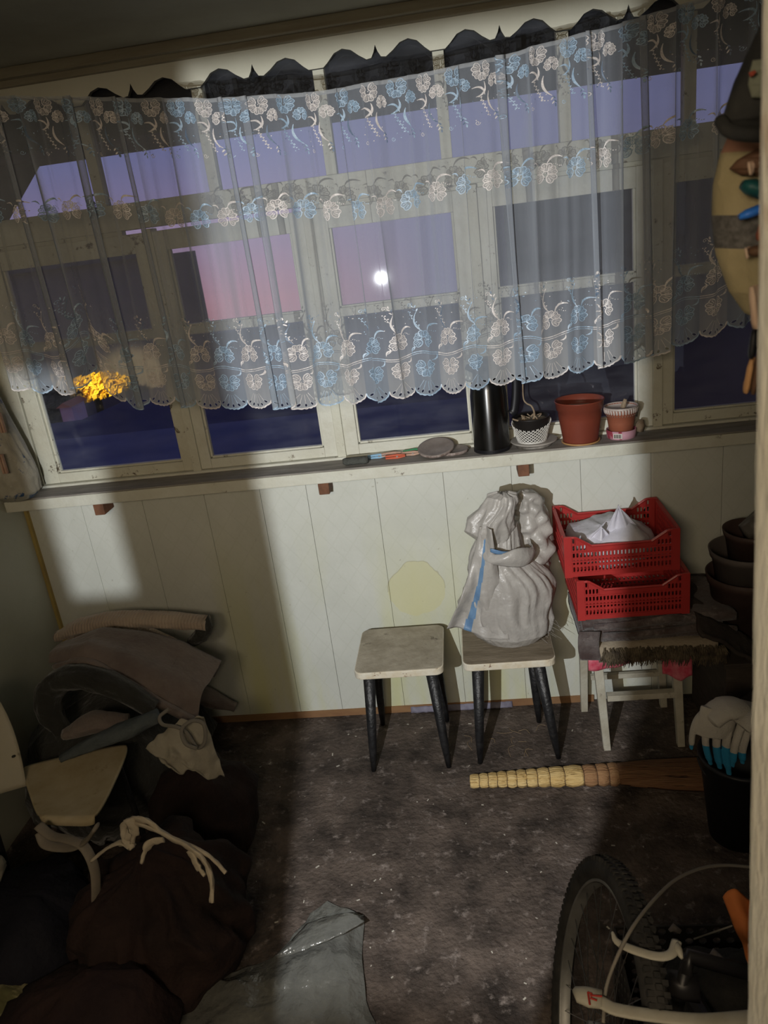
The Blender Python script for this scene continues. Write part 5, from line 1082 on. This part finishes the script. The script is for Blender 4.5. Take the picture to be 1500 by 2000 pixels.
for i in range(32):
    t = 2*PI*i/32; sd = .022 if i % 2 else -.022; part('spoke', MB().tube([cp(.022, t+(.9 if i % 4 < 2 else -.9), sd), cp(.278, t, 0)], .0010, 4), M_spk, bi)
hub = MB().tube([wc-ax*.05, wc-ax*.03, wc-ax*.028, wc+ax*.028, wc+ax*.03, wc+ax*.05], [.006, .008, .024, .024, .008, .006], 20); part('hub', hub, M_rim, bi, smooth=True)
M_fr = mat('dark_frame_paint', (.014, .013, .014, 1), rough=.4)
A = wc+ax*.055; B = wc-ax*.055
part('chainstay', MB().tube([A, A+Vector((.06, -.42, .02))], .010, 10).tube([B, B+Vector((.06, -.42, .02))], .010, 10) if False else MB().tube([A, A+Vector((.02, -.42, -.02))], .010, 10), M_fr, bi); part('seatstay', MB().tube([A, A+Vector((.06, -.36, .40))], .009, 10), M_fr, bi)
part('rear_rack_bar', MB().tube([wc+Vector((.20, .10, -.02)), wc+Vector((.30, -.45, .06))], .02, 10), M_fr, bi)
# mudguard with red marking, lever, cables (loose bicycle parts)
M_mg = mat('dirty_white_plastic', (.40, .38, .32, 1), (.30, .28, .22, 1), 10, .5, .2, 30)
ZM = .62
P_ = [at(x, y, Z=ZM) for x, y in ((1150, 1950), (1175, 1958), (1205, 1972), (1280, 1984), (1370, 1992), (1480, 1985))]
mg = part('mudguard', MB().tube(catm(P_, 8), [(.012, .005)]*41, 16, up=(0, 0, 1)), M_mg, bi, smooth=True); mg['label'] = 'dirty white mudguard blade with a red mark'
part('mudguard_tip', MB().tube([at(1122, 1932, Z=ZM), at(1134, 1942, Z=ZM), at(1152, 1948, Z=ZM), at(1176, 1952, Z=ZM)], [(.006, .005), (.0165, .009), (.0185, .010), (.017, .009)], 18), M_mg, bi, smooth=True)
b = MB()
for pts in ([(1148, 1938), (1152, 1962)], [(1148, 1938), (1156, 1941), (1154, 1950), (1166, 1954)], [(1152, 1944), (1176, 1946)]):
    b.tube([at(x, y, Z=ZM+.011) for x, y in pts], .0016, 6)
part('red_mark', b, mat('red_ink', (.34, .03, .02, 1)), mg)
ZL = .66
P_ = [at(x, y, Z=ZL) for x, y in ((1196, 1822), (1206, 1840), (1240, 1856), (1285, 1868), (1312, 1862), (1322, 1838))]
lv = part('brake_lever', MB().tube(catm(P_, 8), [(.003+.006*min(1, i/14), .004) for i in range(41)], 12, up=(0, 0, 1)), M_mg, bi, smooth=True); lv['label'] = 'dirty off white curved lever'
part('lever_flare', MB().tube([at(1332, 1872, Z=ZL), at(1324, 1855, Z=ZL), at(1322, 1836, Z=ZL)], [.0025, .008, .002], 10), M_mg, bi, smooth=True)
M_cb = mat('grey_cable', (.17, .155, .13, 1), rough=.6)
P_ = [at(x, y, Z=z) for x, y, z in ((1178, 1998, .60), (1184, 1930, .62), (1205, 1870, .66), (1235, 1812, .68), (1275, 1760, .66), (1320, 1718, .62), (1370, 1696, .58), (1420, 1690, .54), (1490, 1696, .50))]
part('cable_hose', MB().tube(catm(P_, 8), .0033, 8), M_cb, bi, smooth=True)
part('cable', MB().tube([at(x, y, Z=.5) for x, y in ((1355, 1834), (1390, 1822), (1430, 1808))], .0018, 6), M_cb, bi)
Hh = at(1345, 1868, Z=.63); part('frame_tube', MB().tube([wc+ax*.055, wc+ax*.06+Vector((.03, -.12, .10)), Hh], .012, 12), M_fr, bi, smooth=True)
part('handlebar', MB().tube([Hh+Vector((-.01, -.02, -.02)), Hh, at(1480, 1905, Z=.60)], .013, 12), M_fr, bi, smooth=True)
part('grip', MB().tube([at(1290, 1915, Z=.56), at(1330, 1925, Z=.57), at(1365, 1930, Z=.57)], .022, 16, jit=.2), M_fr, bi, smooth=True)
# orange cloth
def orf(u, v):
    a, c, d_ = Vector(at(1412, 1752, Z=.48)), Vector(at(1500, 1742, Z=.50)), Vector(at(1470, 1900, Z=.40)); p = a.lerp(c, u).lerp(d_.lerp(Vector(at(1500, 1900, Z=.40)), u), v)
    return p+Vector((.006*noise.noise(Vector((u*4, v*4, 1))), 0, .02*math.sin(u*7)*(1-v*.5)))
tag(MB().grid(orf, 24, 24).build('orange_cloth', mat('orange_fabric', (.42, .12, .03, 1), (.48, .15, .04, 1), 8, .8, .3, 20), smooth=True, solid=.003), 'bright orange cloth hanging beside the door post at lower right', 'cloth')
# dark things under the parts: perforated black crate and dark bag
ck = empty('black_crate', (.40, 1.28, 0), 'black perforated plastic crate full of dark things beside the bicycle wheel', 'crate')
M_ck = mat('black_crate_plastic', (.014, .013, .011, 1), (.024, .022, .019, 1), 15, .6)
b = MB(); x0, x1, y0, y1, h = .25, .60, 1.02, 1.42, .26
for nrm, P0, u_, L_ in ((0, (x0, y0), (1, 0), x1-x0), (1, (x0, y0), (0, 1), y1-y0), (2, (x1, y0), (0, 1), y1-y0), (3, (x0, y1), (1, 0), x1-x0)):
    for i in range(11):
        for j in range(8):
            a0, a1, z0, z1 = i*L_/11, (i+1)*L_/11, j*h/8, (j+1)*h/8; ca, cz = (a0+a1)/2, (z0+z1)/2; q = [(a0, z0), (a1, z0), (a1, z1), (a0, z1)]; r_ = [(ca+.010*math.cos(t), cz+.010*math.sin(t)) for t in [2*PI*k/8+PI/8 for k in range(8)]]
            pts = [(P0[0]+u_[0]*s, P0[1]+u_[1]*s, z) for s, z in q+r_]; b.add(pts, [(0, 1, 4+6, 4+5, 4+4), (1, 2, 4+0, 4+7, 4+6), (2, 3, 4+2, 4+1, 4+0), (3, 0, 4+4, 4+3, 4+2)])
part('crate_walls', b, M_ck, ck, solid=.004)
b = MB().lathe([(.04, .01), (.15, .02), (.16, .15), (.12, .27), (.02, .32)], (.43, 1.23, 0), 50); b.noisy(.04, 7, 61, 3); part('contents', b, mat('black_rags', (.012, .012, .011, 1), (.03, .028, .024, 1), 14, .9, .8, 20, bdist=.03), ck, smooth=True)
for k, (px, py) in enumerate(((1395, 1870), (1405, 1878), (1316, 1818))):
    q = at(px, py, Z=.34); tag(MB().tube([(q.x-.010, q.y, q.z), (q.x, q.y+.004, q.z+.006), (q.x+.014, q.y-.004, q.z)], [.004, .010, .005], 8, jit=.6, seed=k).build('paper_scrap', mat('scrap_grey', (.16, .14, .13, 1)) if 'scrap_grey' not in bpy.data.materials else bpy.data.materials['scrap_grey'], smooth=True), ('left', 'right', 'upper')[k]+'most small grey paper scrap on the dark rags by the bicycle', 'paper')
# ---------------------------------------------------------------- things hanging beside the door post, close to the camera
YH = .86
def panelshape(name, lf, rt, Y, m, root, th=.03, seed=0, mf=None):
    # lf and rt: outline edges as pixel lists of equal length from top to bottom, given real thickness
    n_ = 40; L_ = lin([tuple(at(x, y, Y)) for x, y in lf], n_); R_ = lin([tuple(at(x, y, Y)) for x, y in rt], n_); b = MB()
    for i in range(n_):
        a, c = Vector(L_[i]), Vector(R_[i]); k = math.sin(PI*(i+.6)/n_)**.5
        for j in range(36):
            t = 2*PI*j/36; s = (1-math.cos(t))/2; p = a.lerp(c, s); d = th*k*math.sin(t)*(1+.3*noise.noise(Vector((s*4+seed, i*.2, t)))); b.v.append((p.x, p.y-d, p.z))
    for i in range(n_-1):
        for j in range(36): b.face((i*36+j, (i+1)*36+j, (i+1)*36+(j+1) % 36, i*36+(j+1) % 36), mf(i/n_, j/36) if mf else 0)
    b.face(list(range(36))); b.face([(n_-1)*36+j for j in range(36)][::-1])
    return part(name, b, m, root, smooth=True)
pgb = empty('peg_bag', tuple(at(1440, 430, YH)), 'beige cloth peg bag with a grey band hanging by the door post', 'bag')
M_be = mat('beige_cloth', (.26, .22, .12, 1), (.32, .27, .16, 1), 9, .9, .4, 60); M_gb = mat('grey_tweed', (.055, .052, .050, 1), (.13, .125, .12, 1), 120, .95); M_pk = mat('dusty_pink_cloth', (.26, .13, .09, 1), (.28, .15, .10, 1), 9, .9); M_brn = mat('brown_leatherette', (.12, .06, .035, 1), (.10, .055, .03, 1), 9, .7)
panelshape('bag_body', [(1432, 245), (1408, 300), (1394, 360), (1392, 430), (1400, 500), (1425, 570), (1455, 612)], [(1560, 245), (1560, 300), (1560, 360), (1560, 430), (1560, 500), (1550, 570), (1500, 630)], YH, [M_be, M_gb, M_pk], pgb, .035, 3, lambda i, j: 1 if .43 < i < .60 else (2 if i < .14 else 0))
panelshape('brown_pocket', [(1475, 292), (1440, 312), (1424, 330), (1445, 342)], [(1560, 285), (1560, 300), (1560, 330), (1560, 348)], YH-.035, M_brn, pgb, .012)
part('hanging_loop', MB().tube([at(1500, 250, YH), at(1520, 60, YH), Vector((at(1520, 60, YH).x, YH, 2.52))], .003, 6), M_be, pgb)
cap = empty('hat', tuple(at(1450, 170, YH-.05)), 'black cloth cap with pale patch and red mark hanging above the peg bag', 'cap')
M_bc = mat('black_cap_cloth', (.012, .013, .014, 1), (.03, .03, .028, 1), 14, .9, .5, 40)
panelshape('crown', [(1486, 45), (1462, 100), (1440, 150), (1422, 200), (1410, 238), (1428, 256)], [(1570, 40), (1570, 100), (1570, 150), (1570, 200), (1570, 240), (1560, 264)], YH-.05, M_bc, cap, .03, 5)
panelshape('pale_patch', [(1470, 118), (1464, 140), (1461, 165), (1468, 190)], [(1530, 112), (1530, 140), (1530, 170), (1520, 195)], YH-.082, mat('sage_patch', (.13, .14, .10, 1), (.16, .17, .13, 1), 9, .9), cap, .006)
panelshape('red_mark', [(1462, 142), (1464, 147), (1466, 151)], [(1474, 137), (1478, 141), (1472, 148)], YH-.092, mat('faded_red', (.30, .06, .035, 1)), cap, .003)
part('brim', MB().tube(catm([at(1408, 236, YH-.06), at(1425, 256, YH-.08), at(1470, 264, YH-.09), at(1540, 264, YH-.08)], 6), .006, 10), M_bc, cap, smooth=True)
part('cord', MB().tube([at(1500, 50, YH-.05), at(1530, -60, YH-.05), Vector((at(1530, -60, YH-.05).x, YH-.05, 2.52))], .003, 6), M_bc, cap)
def hpeg(pts, w_, m, label, name='clothes_peg'):
    r = empty(name, tuple(at(*pts[0], YH-.05)), label, 'clothes peg')
    n_ = 8; P_ = [at(x, y, YH-.052) for x, y in pts]
    d = (P_[1]-P_[0]); b = MB().tube([P_[0], P_[0]+d*.25, P_[0]+d*.8, P_[1]], [w_*.6, w_, w_, w_*.7], 8, flat=.6); part('jaw', b, m, r, smooth=True)
    b = MB().tube([P_[0]+Vector((.006, .008, 0)), P_[0]+d*.25+Vector((.005, .006, 0)), P_[0]+d*.8+Vector((.003, .006, 0)), P_[1]+Vector((.003, .008, 0))], [w_*.6, w_, w_, w_*.7], 8, flat=.6); part('jaw', b, m, r, smooth=True)
M_pl = mat('pale_peg_wood', (.52, .36, .26, 1), (.56, .42, .32, 1), 30, .7); M_or = mat('orange_peg_wood', (.40, .21, .09, 1), (.46, .26, .12, 1), 30, .7); M_bl = mat('bright_blue_plastic', (.03, .16, .62, 1), rough=.4); M_tl = mat('teal_plastic', (.01, .07, .075, 1), rough=.5)
hpeg([(1462, 316), (1466, 342)], .0025, M_pl, 'small pale wooden peg on the brown pocket of the peg bag')
hpeg([(1444, 424), (1500, 402)], .0075, M_bl, 'bright blue plastic peg at the grey band of the peg bag')
hpeg([(1450, 360), (1500, 378)], .012, M_tl, 'dark teal plastic peg above the blue one')
hpeg([(1456, 484), (1460, 505)], .0022, M_pl, 'small pale peg below the grey band of the peg bag')
hpeg([(1462, 490), (1500, 492)], .0085, M_brn, 'brown peg below the grey band of the peg bag')
hpeg([(1468, 560), (1476, 642)], .0055, M_pl, 'long pinkish pale wooden peg at the foot of the peg bag')
hpeg([(1472, 645), (1466, 700)], .0045, M_bk, 'black peg hanging below the long pale peg')
hpeg([(1468, 702), (1456, 768)], .0050, M_or, 'orange brown wooden peg, lowest beside the door post')
hpeg([(1482, 690), (1470, 770)], .0045, M_brn, 'dark brown peg behind the lowest orange peg')
hpeg([(1492, 430), (1484, 470)], .006, mat('rust_peg', (.30, .08, .04, 1), rough=.6), 'rust red peg right of the blue peg')
